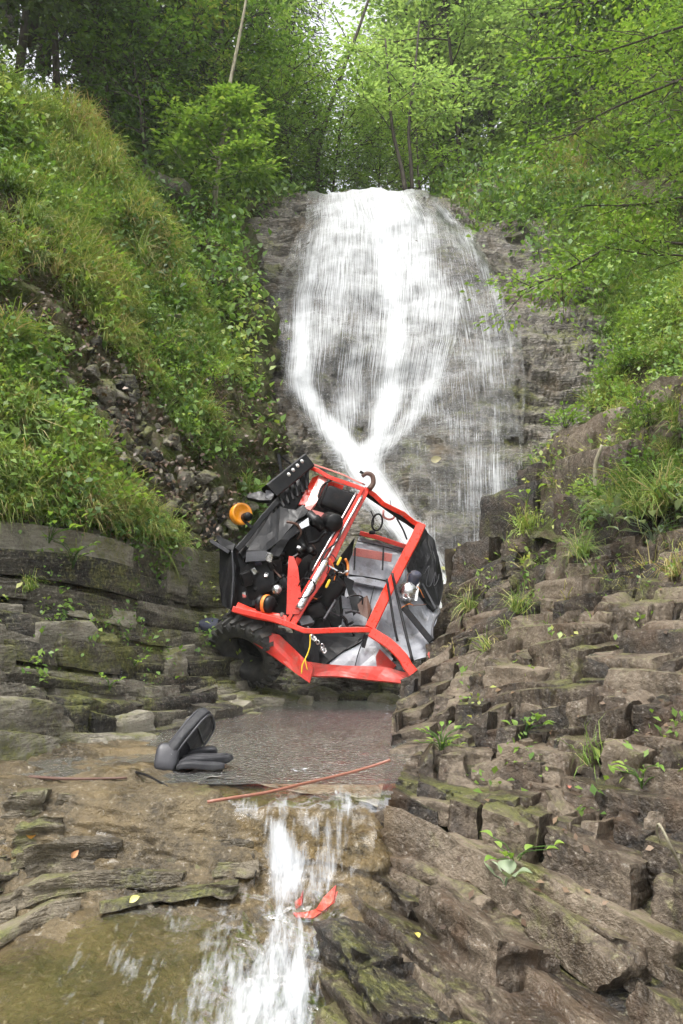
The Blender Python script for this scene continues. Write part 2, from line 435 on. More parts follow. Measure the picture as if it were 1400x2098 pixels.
# ------------------------------------------------------------------ bedded rock: every block a piece of its own
def rounded_cube(n, r=.16):
    V = []; F = []; b = 0
    t = np.linspace(-1, 1, n + 1)
    t = np.sign(t) * np.abs(t) ** .8
    A, B = np.meshgrid(t, t, indexing='ij')
    one = np.ones_like(A)
    fq = grid_faces(n + 1, n + 1)
    for k, (p, flip) in enumerate([((A, B, one), 0), ((A, B, -one), 1), ((A, one, B), 1), ((A, -one, B), 0), ((one, A, B), 0), ((-one, A, B), 1)]):
        v = np.stack(p, -1).reshape(-1, 3)
        V.append(v); F.append((fq[:, ::-1] if flip else fq) + b); b += len(v)
    V = np.concatenate(V); F = np.concatenate(F)[:, ::-1]
    inn = np.clip(V, -(1 - r), 1 - r); d = V - inn
    V = inn + r * d / (np.linalg.norm(d, axis=1, keepdims=True) + 1e-9)
    return V, F
_RC = {n: rounded_cube(n, .045) for n in (5, 7, 9, 12)}

def block_mesh(name, fmap, n, seed, amp=.03, mfreq=5.0):
    """fmap: unit-cube coordinates -> world points of the bed segment"""
    C, F = _RC[n]
    rr = np.random.default_rng(int(seed) + 999); C = C.copy()
    for _ in range(4):   # split faces and broken corners
        nv = rr.choice([-1.0, 1.0, 0.0], 3, p=[.36, .36, .28]) + rr.normal(0, .22, 3)
        nv /= np.linalg.norm(nv) + 1e-9
        off = rr.uniform(.82, .995) * np.abs(nv).sum()
        ex = np.clip(C @ nv - off, 0, None); C = C - ex[:, None] * nv
    V = fmap((C + 1) / 2)
    cen = V.mean(0); dirs = V - cen; dirs /= np.linalg.norm(dirs, axis=1, keepdims=True) + 1e-9
    sd = seed * 13.7
    d = amp * fbm(V * mfreq + sd, 3, 3) + amp * .9 * (np.abs(vnoise(V * mfreq * 2.2 + sd * 2, 8)) - .35)
    d = d - amp * .7 * (_h(np.floor(V[:, 2] / .03 + .5 * vnoise(V * 2, 4)), np.zeros(len(V)), np.zeros(len(V)), int(seed) % 97) > .6)
    V = V + dirs * d[:, None] + .45 * amp * np.stack([vnoise(V * 14, 1), vnoise(V * 14, 2), vnoise(V * 14, 3)], -1)
    return fast_mesh(name, V, F, smooth=False)

class Lines:
    def __init__(s, lines): s.c = np.array([[P(*q) for q in ln] for ln in lines])
    def at(s, k, t):
        c = crm(s.c, np.array([k / (len(s.c) - 1)]))[0]
        return crm(c, np.array([t]))[0]
    def many(s, k, t):
        return crm(crm(s.c, np.array([k / (len(s.c) - 1)]))[0], np.clip(t, 0, 1))

def courses(parent, L, ks, mat, wid=(.2, .45), n=7, back=.35, amp=.03, name='rock_block', jit=.05, sink=.12, seed=1, t_rng=(0, 1), over=.5, inset=0.0, skip=.0):
    r = np.random.default_rng(seed); cnt = 0
    for a, b in zip(ks[:-1], ks[1:]):
        lo = b; t = t_rng[0] - r.uniform(0, .05)
        tot = np.linalg.norm(np.diff(np.array([L.at(lo, x) for x in np.linspace(0, 1, 12)]), axis=0), axis=1).sum()
        while t < t_rng[1]:
            mid = L.at(lo, min(1, max(0, t)))
            dt = wid[0] * (wid[1] / wid[0]) ** (r.random() ** 1.3 * 1.15) / tot
            t1 = t + dt
            if r.random() < skip: t = t1; continue
            p0, p1 = L.at(lo, max(0, t)), L.at(lo, min(1, t1)); u0, u1 = L.at(a, max(0, t)), L.at(a, min(1, t1))
            if np.linalg.norm(p1 - p0) < .04: t = t1; continue
            ax = p1 - p0; hb = np.array([-ax[1], ax[0], 0]); hb /= np.linalg.norm(hb) + 1e-9
            if hb[1] < 0 and abs(hb[1]) > .2: hb = -hb
            zt = r.normal(0, jit * .6); fo = r.uniform(-jit, jit) * 1.3 + inset; tl = r.normal(0, jit * .35)
            g = .017
            Lb = np.linalg.norm(ax); lean = r.uniform(0, .06); back_ = back
            skew = r.normal(0, .03, 2)
            def fmap(u, t=t, t1=t1, a=a, lo=lo, hb=hb, zt=zt, tl=tl, fo=fo, lean=lean, Lb=Lb, skew=skew):
                tt = t + (t1 - t) * (g / Lb + u[:, 0] * (1 - 2 * g / Lb)); pp = L.many(lo, tt); uu = L.many(a, tt)
                w = ((uu - pp) @ hb)[:, None] + back_
                tz = zt + tl * (1 - 2 * u[:, 0])
                fb = pp - hb * fo; fb[:, 2] -= sink
                ft = pp + hb * (lean - fo) + hb * (skew[0] * (u[:, :1] - .5)); ft[:, 2] = uu[:, 2] + tz
                bb = pp + hb * w; bt = bb.copy(); bb[:, 2] = pp[:, 2] - sink; bt[:, 2] = uu[:, 2] + tz + over * .08
                y, z = u[:, 1:2], u[:, 2:3]
                return fb * (1 - y) * (1 - z) + ft * (1 - y) * z + bb * y * (1 - z) + bt * y * z
            put(name, block_mesh(name, fmap, n, seed * 100 + cnt, amp), mat, parent)
            cnt += 1; t = t1
    return cnt

RB = Lines([
    [(1120, 935, 10.2), (1215, 865, 9.3), (1310, 820, 8.5), (1420, 770, 7.7), (1700, 600, 6.6)],
    [(1075, 1015, 9.8), (1170, 965, 9.0), (1290, 935, 8.1), (1420, 900, 7.3), (1700, 760, 6.3)],
    [(930, 1195, 9.5), (1085, 1110, 8.8), (1250, 1060, 7.7), (1420, 1020, 6.9), (1700, 900, 6.0)],
    [(890, 1270, 8.7), (1050, 1190, 8.1), (1230, 1150, 7.1), (1420, 1130, 6.3), (1700, 1080, 5.5)],
    [(866, 1345, 8.0), (1030, 1260, 7.5), (1220, 1230, 6.5), (1420, 1225, 5.7), (1700, 1200, 5.0)],
    [(835, 1400, 7.3), (1000, 1330, 6.9), (1210, 1310, 5.9), (1420, 1310, 5.2), (1700, 1320, 4.6)],
    [(815, 1450, 6.6), (1000, 1400, 6.2), (1200, 1390, 5.4), (1420, 1405, 4.8), (1700, 1450, 4.3)],
    [(805, 1500, 5.9), (1000, 1475, 5.6), (1200, 1480, 5.0), (1420, 1500, 4.5), (1700, 1560, 4.0)],
    [(797, 1565, 4.9), (1000, 1565, 4.8), (1200, 1590, 4.5), (1420, 1625, 4.1), (1700, 1700, 3.7)],
    [(780, 1640, 4.2), (980, 1685, 4.1), (1180, 1775, 3.82), (1420, 1900, 3.45), (1700, 2050, 3.0)],
    [(752, 1720, 4.06), (900, 1785, 3.85), (1080, 1910, 3.48), (1300, 2070, 3.08), (1600, 2280, 2.6)],
    [(722, 1810, 3.98), (850, 1885, 3.65), (980, 2010, 3.25), (1140, 2170, 2.85), (1400, 2430, 2.35)],
    [(688, 1890, 3.7), (780, 1965, 3.38), (885, 2085, 3.0), (1010, 2240, 2.65), (1250, 2520, 2.15)],
    [(652, 1970, 3.43), (725, 2050, 3.15), (810, 2160, 2.82), (920, 2310, 2.48), (1150, 2600, 2.0)],
    [(632, 2090, 3.13), (700, 2180, 2.9), (780, 2280, 2.65), (900, 2450, 2.3), (1200, 2700, 1.8)],
    [(600, 2230, 2.7), (650, 2350, 2.5), (720, 2500, 2.3), (800, 2700, 2.0), (1000, 3100, 1.5)],
])
base = RB.c.copy(); base[..., 1] += .22; base[..., 2] -= .06
rb_upper, G_rbu, N_rbu = add_patch('rock_ledges_right', base[:8], 90, 120, M['rock_right'], amp=.03, freq=2, seed=61, fine=.012)
rb_ground, G_rbl, N_rbl = add_patch('rock_bank_right', base[7:], 100, 120, M['rock_right'], amp=.03, freq=2, seed=61, fine=.012)
G_rb = np.concatenate([G_rbu, G_rbl[1:]]); N_rb = np.concatenate([N_rbu, N_rbl[1:]])
_rk0 = np.random.default_rng(43)
def beds0(k0, k1, mean):
    ks = [k0]
    while ks[-1] < k1 - mean * .4: ks.append(min(k1, ks[-1] + mean * _rk0.uniform(.55, 1.6)))
    if ks[-1] < k1: ks[-1] = k1
    return ks
nb = courses(rb_upper, RB, beds0(0, 2.6, .42), M['rock_right'], wid=(.2, .9), n=7, amp=.03, jit=.10, seed=4, back=.3, skip=.12, t_rng=(0, .84))
nb += courses(rb_upper, RB, beds0(2.6, 7, .24), M['rock_right'], wid=(.13, .75), n=7, amp=.02, jit=.075, seed=5, back=.3, t_rng=(0, .84))
nb += courses(rb_ground, RB, beds0(7, 9, .21), M['rock_right'], wid=(.09, .45), n=9, amp=.018, jit=.07, seed=6, back=.3, over=-.4, t_rng=(0, .86))
nb += courses(rb_ground, RB, beds0(9, 15, .36), M['rock_right'], wid=(.3, 1.6), n=12, amp=.032, jit=.085, seed=7, back=.3, over=-1.5)

LB = Lines([
    [(-420, 1010, 5.0), (-60, 1040, 5.95), (180, 1060, 6.9), (320, 1120, 7.8), (440, 1150, 8.8), (540, 1120, 9.7)],
    [(-420, 1110, 4.8), (-60, 1125, 5.75), (190, 1160, 6.7), (325, 1205, 7.55), (445, 1235, 8.5), (545, 1230, 9.4)],
    [(-420, 1200, 4.6), (-60, 1200, 5.55), (195, 1245, 6.5), (328, 1280, 7.3), (452, 1296, 8.25), (550, 1300, 9.1)],
    [(-420, 1290, 4.4), (-60, 1280, 5.35), (200, 1320, 6.25), (330, 1340, 7.05), (468, 1342, 8.05), (555, 1345, 8.95)],
    [(-420, 1370, 4.2), (-60, 1350, 5.15), (200, 1380, 6.0), (330, 1392, 6.8), (478, 1384, 7.9), (560, 1380, 8.8)],
    [(-420, 1430, 4.05), (-60, 1405, 4.95), (200, 1432, 5.8), (340, 1440, 6.6), (498, 1420, 7.7), (565, 1410, 8.7)],
    [(-420, 1500, 3.9), (-60, 1462, 4.8), (200, 1482, 5.6), (345, 1485, 6.35), (513, 1455, 7.4), (575, 1432, 8.5)],
    [(-420, 1590, 3.85), (-60, 1550, 4.7), (180, 1540, 5.35), (335, 1530, 5.7), (420, 1500, 6.4), (540, 1462, 7.3)],
])
base = LB.c.copy(); base[..., 1] += .2; base[..., 0] -= .12
lb_ground, G_lb, N_lb = add_patch('rock_bank_left', base, 90, 140, M['rock_left'], amp=.04, freq=2, seed=71, fine=.015)
rk = np.random.default_rng(44)
def beds(k0, k1, mean):
    """bed boundaries of uneven thickness"""
    ks = [k0]
    while ks[-1] < k1 - mean * .4: ks.append(min(k1, ks[-1] + mean * rk.uniform(.55, 1.6)))
    if ks[-1] < k1: ks[-1] = k1
    return ks
nl = courses(lb_ground, LB, beds(0, 5, .19), M['rock_left'], wid=(.3, 2.0), n=7, amp=.017, jit=.075, seed=15, back=.4, over=-.2, t_rng=(.1, 1), skip=.10)
nl += courses(lb_ground, LB, beds(5, 7, .33), M['rock_left'], wid=(.3, 1.2), n=9, amp=.018, jit=.05, seed=16, back=.4, t_rng=(.1, 1))

SB = Lines([
    [(-420, 1570, 4.4), (-60, 1602, 4.22), (150, 1606, 4.2), (330, 1622, 4.16), (430, 1640, 4.12), (520, 1652, 4.05)],
    [(-420, 1720, 4.0), (-60, 1705, 3.98), (60, 1690, 4.0), (200, 1678, 4.05), (400, 1700, 4.02), (520, 1702, 3.98)],
    [(-420, 1800, 3.85), (-60, 1775, 3.85), (60, 1745, 3.92), (200, 1735, 3.95), (390, 1745, 3.93), (530, 1742, 3.92)],
    [(-420, 1900, 3.6), (-60, 1860, 3.62), (60, 1820, 3.72), (180, 1790, 3.8), (380, 1785, 3.83), (530, 1775, 3.86)],
    [(-420, 2000, 3.4), (-60, 1960, 3.38), (30, 1920, 3.45), (120, 1860, 3.6), (330, 1810, 3.76), (520, 1800, 3.78)],
])
base = SB.c.copy(); base[..., 1] += .12; base[..., 2] -= .05
sb_ground, G_sb, N_sb = add_patch('rock_shelf', base, 50, 110, M['rock_shelf'], amp=.02, freq=2.5, seed=81, fine=.008)
ns = courses(sb_ground, SB, [0, 1, 1.55, 2, 2.6, 3, 3.5, 4], M['rock_shelf'], wid=(.35, 1.5), n=12, amp=.032, jit=.05, seed=25, back=.2, over=-.7, sink=.06, t_rng=(.1, 1), name='rock_slab')
BLK = (nb, nl, ns)

# ------------------------------------------------------------------ water
def foam_material(name, tint, streak, thr_lo, thr_hi, film=.1, rough=.12, bump=.3, contrast=.9, body=(.86, .90, .93), veil=0.0, ripple=20.0, refl=1.0):
    """clear wet film with white broken water where the 'foam' attribute says the flow tears"""
    t = NT(name)
    uv = t.new('ShaderNodeUVMap').outputs[0]; p = t.pos()
    s1 = t.noise(t.map(uv, (streak[0], streak[1], 1)), 1.0, 6, .68, .35)
    s2 = t.noise(t.map(uv, (streak[0] * 3.1, streak[1] * 2.2, 1)), 1.0, 4, .7, .2)
    s3 = t.noise(t.map(p, (2.5, 2.5, 4)), 1.0, 4, .65)
    n = t.math('ADD', t.math('MULTIPLY', s1, .48), t.math('ADD', t.math('MULTIPLY', s2, .36), t.math('MULTIPLY', s3, .16)))
    f = t.math('ADD', t.attr('foam'), t.math('MULTIPLY', t.math('SUBTRACT', n, .5), contrast * 3.4))
    a = t.ramp(f, [(thr_lo, 0.0), (thr_hi, 1.0)])
    a = t.math('ADD', a, t.ramp(t.attr('foam'), [(.3, 0.0), (1.0, veil)]), clamp=True)
    nb = t.bump(t.math('ADD', s1, t.noise(p, ripple, 3, .6)), bump, .05)
    white = t.bsdf(body, .45, spec=.5, normal=nb)
    trl = t.new('ShaderNodeBsdfTranslucent'); trl.inputs['Color'].default_value = (*body, 1)
    wm = t.new('ShaderNodeMixShader'); wm.inputs[0].default_value = .3; t.l.new(white, wm.inputs[1]); t.l.new(trl.outputs[0], wm.inputs[2])
    tr = t.new('ShaderNodeBsdfTransparent'); tr.inputs['Color'].default_value = (*tint, 1)
    gl = t.new('ShaderNodeBsdfGlossy'); gl.inputs['Roughness'].default_value = rough; t.l.new(nb, gl.inputs['Normal'])
    fr = t.new('ShaderNodeFresnel'); fr.inputs['IOR'].default_value = 1.33; t.l.new(nb, fr.inputs['Normal'])
    m1 = t.new('ShaderNodeMixShader'); t.l.new(t.math('ADD', t.math('MULTIPLY', fr.outputs[0], refl), film * .2, clamp=True), m1.inputs[0])
    t.l.new(tr.outputs[0], m1.inputs[1]); t.l.new(gl.outputs[0], m1.inputs[2])
    m2 = t.new('ShaderNodeMixShader'); t.l.new(a, m2.inputs[0]); t.l.new(m1.outputs[0], m2.inputs[1]); t.l.new(wm.outputs[0], m2.inputs[2])
    return t.done(m2.outputs[0])
M['fall'] = foam_material('falling water', (.97, .97, .96), (95, .85), .26, .98, film=.03, rough=.3, bump=.5, contrast=1.05, body=(.76, .78, .80), veil=.12)
M['stream'] = foam_material('stream water', (.95, .91, .80), (12, 2.6), .26, 1.15, film=.0, rough=.12, bump=.08, refl=.38, veil=.10, contrast=.8, ripple=16, body=(.66, .69, .72))
M['pool'] = foam_material('pool water', (.95, .94, .90), (9, 3.6), .42, .85, film=.1, rough=.16, bump=.9, contrast=.85, ripple=30)

def seg_d(px, py, pts, w):
    """distance to a polyline of (x, y[, w]) in widths -> gaussian"""
    best = np.zeros_like(px)
    for (x0, y0, w0, a0), (x1, y1, w1, a1) in zip(pts[:-1], pts[1:]):
        dx, dy = x1 - x0, y1 - y0
        t = np.clip(((px - x0) * dx + (py - y0) * dy) / (dx * dx + dy * dy), 0, 1)
        d = np.hypot(px - x0 - t * dx, py - y0 - t * dy)
        ww = w0 + t * (w1 - w0); aa = a0 + t * (a1 - a0)
        best = np.maximum(best, aa * np.exp(-(d / ww) ** 2))
    return best

# the fall: a sheet a few centimetres clear of the rock face
gw = loft(fall_ctrl, 330, 250); nw = gnormals(gw)
gw = gw + nw * (.15 + .14 * fbm(gw * .9, 4, 41) + .03 * fbm(gw * np.array([5, 2.0, 1.2]), 3, 3))[..., None]
px, py = proj(gw)
ye = np.array([380, 395, 450, 520, 600, 700, 780, 850, 920, 960, 1000, 1060, 1120, 1200, 1300])
xl = np.interp(py, ye, [676, 670, 648, 620, 594, 590, 598, 640, 700, 716, 738, 775, 820, 850, 860])
xr = np.interp(py, ye, [832, 842, 895, 922, 945, 935, 905, 865, 800, 780, 815, 850, 890, 940, 960])
cx, hw = (xl + xr) / 2, (xr - xl) / 2
q = np.abs(px - cx) / hw
q = q + .14 * fbm(gw * np.array([1.6, 1.6, .7]), 3, 66)
inside = 1 / (1 + np.exp((q - .95) * 9))
body = np.interp(py, [380, 450, 520, 600, 700, 850, 930, 1300], [.82, .77, .70, .63, .56, .52, .66, .75])
foam = inside * body
foam = np.maximum(foam, seg_d(px, py, [(700, 385, 50, .8), (670, 480, 36, .62), (628, 590, 30, .7), (618, 700, 26, .9), (620, 790, 26, 1.05), (668, 865, 26, 1.1), (735, 940, 34, 1.15), (775, 1010, 36, 1.15), (845, 1090, 30, 1.0), (900, 1180, 26, .9), (940, 1260, 30, .9)], 1))
foam = np.maximum(foam, seg_d(px, py, [(800, 385, 55, .9), (780, 470, 50, .95), (795, 560, 46, .92), (812, 650, 42, .88), (808, 740, 40, .98), (795, 830, 36, 1.0), (765, 905, 34, 1.1), (740, 945, 36, 1.15)], 1))
foam = np.maximum(foam, seg_d(px, py, [(860, 560, 50, .66), (905, 680, 42, .6), (880, 790, 34, .6), (830, 870, 28, .68), (765, 925, 26, .85)], 1))
foam = foam - .38 * np.exp(-((px - 672) / 26) ** 2 - ((py - 790) / 70) ** 2) - .26 * np.exp(-((px - 755) / 14) ** 2 - ((py - 760) / 90) ** 2) - .2 * np.exp(-((px - 715) / 20) ** 2 - ((py - 650) / 80) ** 2)
foam = foam - .5 * np.exp(-((px - 742) / 22) ** 2 - ((py - 882) / 26) ** 2)
film = np.where((px > cx) & (py < 1190), 0.33 / (1 + np.exp((px - np.interp(py, [400, 450, 580, 680, 800, 1150], [890, 945, 1010, 1060, 1075, 1060])) / 9)), 0)
film = film * np.clip((py - 400) / 80, 0, 1) * np.interp(py, [400, 700, 850, 1150], [1, 1.0, .72, .7])
foam = np.maximum(foam, film)
foam = np.maximum(foam, seg_d(px, py, [(890, 415, 9, .5), (955, 480, 12, .45), (1000, 570, 14, .44), (1042, 680, 12, .48), (1058, 770, 12, .3)], 1))
foam = np.maximum(foam, seg_d(px, py, [(1018, 820, 8, .35), (1015, 880, 14, .46), (1018, 960, 22, .44), (1025, 1060, 18, .40), (1030, 1150, 26, .46)], 1))
foam = np.where(py < 386, np.maximum(foam, .5 * inside), foam)
xf = np.interp(py, [380, 450, 520, 600, 700, 850, 1300], [850, 905, 925, 945, 962, 975, 985])
foam = foam + .16 * fbm(gw * np.array([2.2, 1.0, 1.3]), 3, 67) * (foam > .15)
uu = np.where(px > xr, 1.0 + (px - xf) / 170, np.clip((px - cx) / hw, -1.3, 1) * np.interp(hw, [30, 170], [.35, 1.0])); vv = np.cumsum(np.linalg.norm(np.diff(gw, axis=0, prepend=gw[:1]), axis=-1), 0)
F = grid_faces(*gw.shape[:2]); ff = foam.ravel()
F = F[(ff[F].max(1) > .12)]
used = np.unique(F); remap = -np.ones(ff.size, int); remap[used] = np.arange(len(used))
me = fast_mesh('waterfall', gw.reshape(-1, 3)[used], remap[F], {'foam': ff[used]}, smooth=True, uv=np.stack([uu, vv], -1).reshape(-1, 2)[used])
put('waterfall', me, M['fall'], kind='structure')

# stream: level pool, then the chute and the foreground run over the bed
wat_rows = [
    (9.0, [.70] * 12), (8.0, [.70] * 12), (6.5, [.70] * 12), (5.2, [.70] * 12), (4.5, [.70] * 12),
    (4.2, [.69, .69, .69, .69, .69, .69, .69, .685, .68, .69, .69, .69]),
    (4.05, [.6, .6, .6, .6, .6, .62, .655, .64, .62, .63, .6, .5]),
    (3.95, [.5, .5, .5, .5, .5, .5, .54, .52, .50, .54, .5, .4]),
    (3.85, [.36, .36, .36, .36, .36, .37, .38, .36, .38, .45, .4, .3]),
    (3.6, [.25, .26, .28, .292, .298, .28, .26, .25, .24, .28, .3, .3]),
    (3.3, [.21, .225, .235, .235, .225, .205, .18, .16, .15, .2, .2, .2]),
    (2.9, [.15, .16, .16, .16, .155, .13, .10, .08, .08, .1, .1, .1]),
    (2.2, [.0, .0, .0, .0, .0, .0, .0, .0, .0, .0, .0, .0]), (1.0, [-.08] * 12), (-2.0, [-.33] * 12),
]
wc = np.array([[Q(px_, max(Y, 2.0), z) * [1, 0, 1] + [0, Y, 0] for px_, z in zip(PXB, zs)] for Y, zs in wat_rows])
gw = loft(wc, 360, 200); px, py = proj(gw)
rough_ = np.clip((4.25 - gw[..., 1]) / .3, 0, 1)
mid = np.exp(-((px - np.interp(py, [1600, 1750, 1900, 2098], [650, 600, 590, 540])) / 130) ** 2)
gw[..., 2] += rough_ * mid * (.03 * fbm(gw * np.array([9, 5, 5]), 3, 9) + .005 * fbm(gw * 24, 3, 10)) + (1 - rough_) * .004 * fbm(gw * np.array([7, 7, 7]), 3, 12)
foam = np.zeros_like(px)
near = gw[..., 1] > .5
foam = np.maximum(foam, seg_d(px, py, [(560, 1700, 26, .75), (585, 1745, 46, .95), (600, 1790, 46, .85), (570, 1850, 40, .6), (600, 1930, 60, .66), (540, 2010, 80, .78), (520, 2120, 110, .85)], 1))
foam = np.maximum(foam, seg_d(px, py, [(610, 1905, 30, .6), (610, 1990, 40, .8), (580, 2098, 60, .85)], 1))
foam = np.maximum(foam, seg_d(px, py, [(710, 1640, 36, .40), (700, 1700, 36, .40), (670, 1780, 36, .42), (640, 1840, 40, .45)], 1))
foam = np.maximum(foam, seg_d(px, py, [(470, 1660, 30, .36), (600, 1655, 30, .42), (640, 1700, 30, .4)], 1))
foam = np.maximum(foam, seg_d(px, py, [(440, 1950, 60, .38), (450, 2000, 70, .46), (420, 2098, 80, .44)], 1))
foam = np.maximum(foam, seg_d(px, py, [(330, 1850, 110, .2), (250, 1980, 130, .22), (200, 2098, 150, .2)], 1))
foam = np.maximum(foam, seg_d(px, py, [(600, 1580, 10, .42), (640, 1582, 10, .42)], 1))
foam = np.maximum(foam, seg_d(px, py, [(800, 1430, 8, .7), (790, 1470, 8, .4)], 1))
foam = np.where(near, foam * .88, .3)
vv = np.cumsum(np.linalg.norm(np.diff(gw, axis=0, prepend=gw[:1]), axis=-1), 0)
Fw = grid_faces(360, 200)
pxe = np.interp(py, [1400, 1480, 1560, 1640, 1720, 1810, 1890, 1970, 2090, 2230], [890, 865, 835, 800, 772, 755, 735, 705, 690, 660]).ravel()
keep = (px.ravel() - pxe < 0) | (~near.ravel())
Fw = Fw[keep[Fw].all(1)]
uvw = np.stack([gw[..., 0], vv], -1).reshape(-1, 2); Vw = gw.reshape(-1, 3); fo_ = foam.ravel()
far_ = Vw[Fw, 1].mean(1) > 4.35
for nm, sel, mt in (('stream_water', ~far_, 'stream'), ('pool_water', far_, 'pool')):
    Fs = Fw[sel]; used = np.unique(Fs); rm = np.zeros(len(Vw), int); rm[used] = np.arange(len(used))
    put(nm, fast_mesh(nm, Vw[used], rm[Fs], {'foam': fo_[used]}, smooth=True, uv=uvw[used]), M[mt], kind='structure')
# gravel floor of the pool
gb = loft(bed_ctrl, 340, 200); rows_ = (gb[:, 0, 1] > 4.5) & (gb[:, 0, 1] < 9.0)
gb = gb[rows_]; x_, y_ = proj(gb); gb[..., 2] += .035 + .012 * fbm(gb * 6, 3, 2) - .10 * np.clip((430 - x_) / 60, 0, 1)
put('pool_gravel', fast_mesh('pool_gravel', gb.reshape(-1, 3), grid_faces(*gb.shape[:2]), smooth=True), M['gravel'], kind='structure')
# ------------------------------------------------------------------ where small things rest on the ground built so far
bpy.context.view_layer.update()
_dg = bpy.context.evaluated_depsgraph_get()
WATER = {'stream_water', 'waterfall', 'pool_water'}
def hit(px, py, water=False):
    d = P(px, py, 10.0) - CAM; d = Vector(d).normalized(); o = Vector(CAM)
    for _ in range(6):
        ok, loc, nrm, _i, ob, _m = scene.ray_cast(_dg, o, d)
        if not ok: return None, None
        if water or ob.name not in WATER: return np.array(loc), np.array(nrm)
        o = loc + d * 1e-3
    return None, None
def hitz(px, py, z):
    d = P(px, py, 10.0) - CAM
    return CAM + d * ((z - CAM[2]) / d[2])
SPOT = {}
for key in [(905, 1535), (1078, 1505), (1215, 1560), (1315, 1608), (1055, 1775), (1035, 1812), (1250, 1075), (1340, 1110), (1195, 1140), (960, 1250), (1060, 1255), (1080, 1030), (100, 1110), (275, 1362), (225, 1410), (380, 1080), (150, 1160),
            (265, 1852), (55, 1706), (147, 1757), (857, 1928), (882, 943), (1225, 1018), (1400, 1795), (1350, 1690), (300, 1578), (345, 1612), (425, 1285), (930, 1340), (1165, 1620), (1340, 1780), (1240, 1590), (420, 1455), (330, 1440), (60, 1210), (870, 1300), (1130, 1480), (1000, 1330), (1290, 1530), (1390, 1180), (640, 1590), (690, 1660)]:
    SPOT[key] = hit(*key)

rl = np.random.default_rng(321); LIT = []
for _ in range(150):
    x, y = rl.uniform(880, 1400), rl.uniform(1180, 1900)
    p_, n_ = hit(x, y)
    if p_ is not None and n_[2] > .35: LIT.append((p_, n_))
# ------------------------------------------------------------------ vegetation
def unit(v): return v / (np.linalg.norm(v, axis=-1, keepdims=True) + 1e-9)

def sampler(G, N, cnt, r, accept=None, nearw=0.0):
    """points on a terrain sheet, spread as the eye sees it; accept(px, py) -> bool"""
    a = G[:-1, :-1].reshape(-1, 3); b = G[1:, :-1].reshape(-1, 3); c = G[:-1, 1:].reshape(-1, 3); d = G[1:, 1:].reshape(-1, 3)
    x0, y0 = proj(a); x1, y1 = proj(b); x2, y2 = proj(c)
    w = np.abs((x1 - x0) * (y2 - y0) - (x2 - x0) * (y1 - y0))
    area = np.linalg.norm(np.cross(b - a, c - a), axis=1)
    w = w + .12 * area * (FPX / a[:, 1]) ** 2
    m = (x0 > -120) & (x0 < 1520) & (y0 > -160) & (y0 < 2200) & (a[:, 1] > 1)
    if accept is not None: m &= accept(x0, y0)
    w = np.where(m, w, 0); w /= w.sum()
    k = r.choice(len(w), cnt, p=w)
    u = r.random((cnt, 1)); v = r.random((cnt, 1))
    p = a[k] * (1 - u) * (1 - v) + b[k] * u * (1 - v) + c[k] * (1 - u) * v + d[k] * u * v
    n = N[:-1, :-1].reshape(-1, 3)[k]
    return p, n

def leaf_quads(p, d, n, size, aspect=.55, fold=.12):
    """p base, d direction, n normal; one folded quad per leaf"""
    d = unit(d); s = unit(np.cross(d, n)); n = np.cross(s, d); size = size[:, None]
    v0 = p; v1 = p + d * size * .45 + s * size * aspect * .5 + n * size * fold
    v2 = p + d * size - n * size * fold * .6; v3 = p + d * size * .45 - s * size * aspect * .5 + n * size * fold
    V = np.stack([v0, v1, v2, v3], 1).reshape(-1, 3)
    return V, np.arange(len(V)).reshape(-1, 4)

def blades(p, d0, length, width, droop, r):
    """grass blades: three-segment strips that bend over under their weight"""
    m = len(p); d = unit(d0); L = length[:, None]
    s = unit(np.cross(d, np.array([0, 0, 1.0]) + r.normal(0, .3, (m, 3)))); w = width[:, None]
    g = np.array([0, 0, -1.0])
    p1 = p + d * L * .4; d1 = unit(d + g * droop[:, None] * .7); p2 = p1 + d1 * L * .35; d2 = unit(d1 + g * droop[:, None]); p3 = p2 + d2 * L * .3
    V = np.stack([p - s * w, p + s * w, p1 - s * w * .9, p1 + s * w * .9, p2 - s * w * .6, p2 + s * w * .6, p3 - s * w * .1, p3 + s * w * .1], 1).reshape(-1, 3)
    b = np.arange(m)[:, None] * 8
    F = np.concatenate([b + np.array([0, 1, 3, 2]), b + np.array([2, 3, 5, 4]), b + np.array([4, 5, 7, 6])], 1).reshape(-1, 4)
    return V, F

def grass_field(name, G, N, tufts, per, r, lab, accept=None, L=(.10, .30), w=.0035, dry=.15, bias=0.0, mat='grass'):
    p, n = sampler(G, N, tufts, r, accept)
    side = fbm(p * .55, 3, 77); p_, n_ = p, n
    k = np.repeat(np.arange(tufts), per); m = len(k)
    sz = r.uniform(.6, 1.25, tufts) * (.8 + .5 * (side > 0)); scl = np.sqrt(np.clip(p[:, 1] / 7.0, .8, 3.0))
    d = n[k] * .6 + np.array([0, 0, .75]) + r.normal(0, .42, (m, 3))
    q = p[k] + r.normal(0, .03, (m, 3)) * scl[k][:, None] - n[k] * .02
    ln = r.uniform(*L, m) * sz[k] * scl[k]
    V, F = blades(q, d, ln, w * scl[k] * r.uniform(.7, 1.4, m), r.uniform(.5, 1.5, m), r)
    tint = np.clip(.42 + bias + .30 * fbm(p * .8, 3, 5)[k] + r.normal(0, .09, m) + (r.random(tufts) < dry)[k] * .35, 0, 1)
    tv = np.repeat(tint, 8)
    me = fast_mesh(name, V, F, {'tint': tv})
    return put(name, me, M[mat], kind='stuff', label=lab, category='grass')

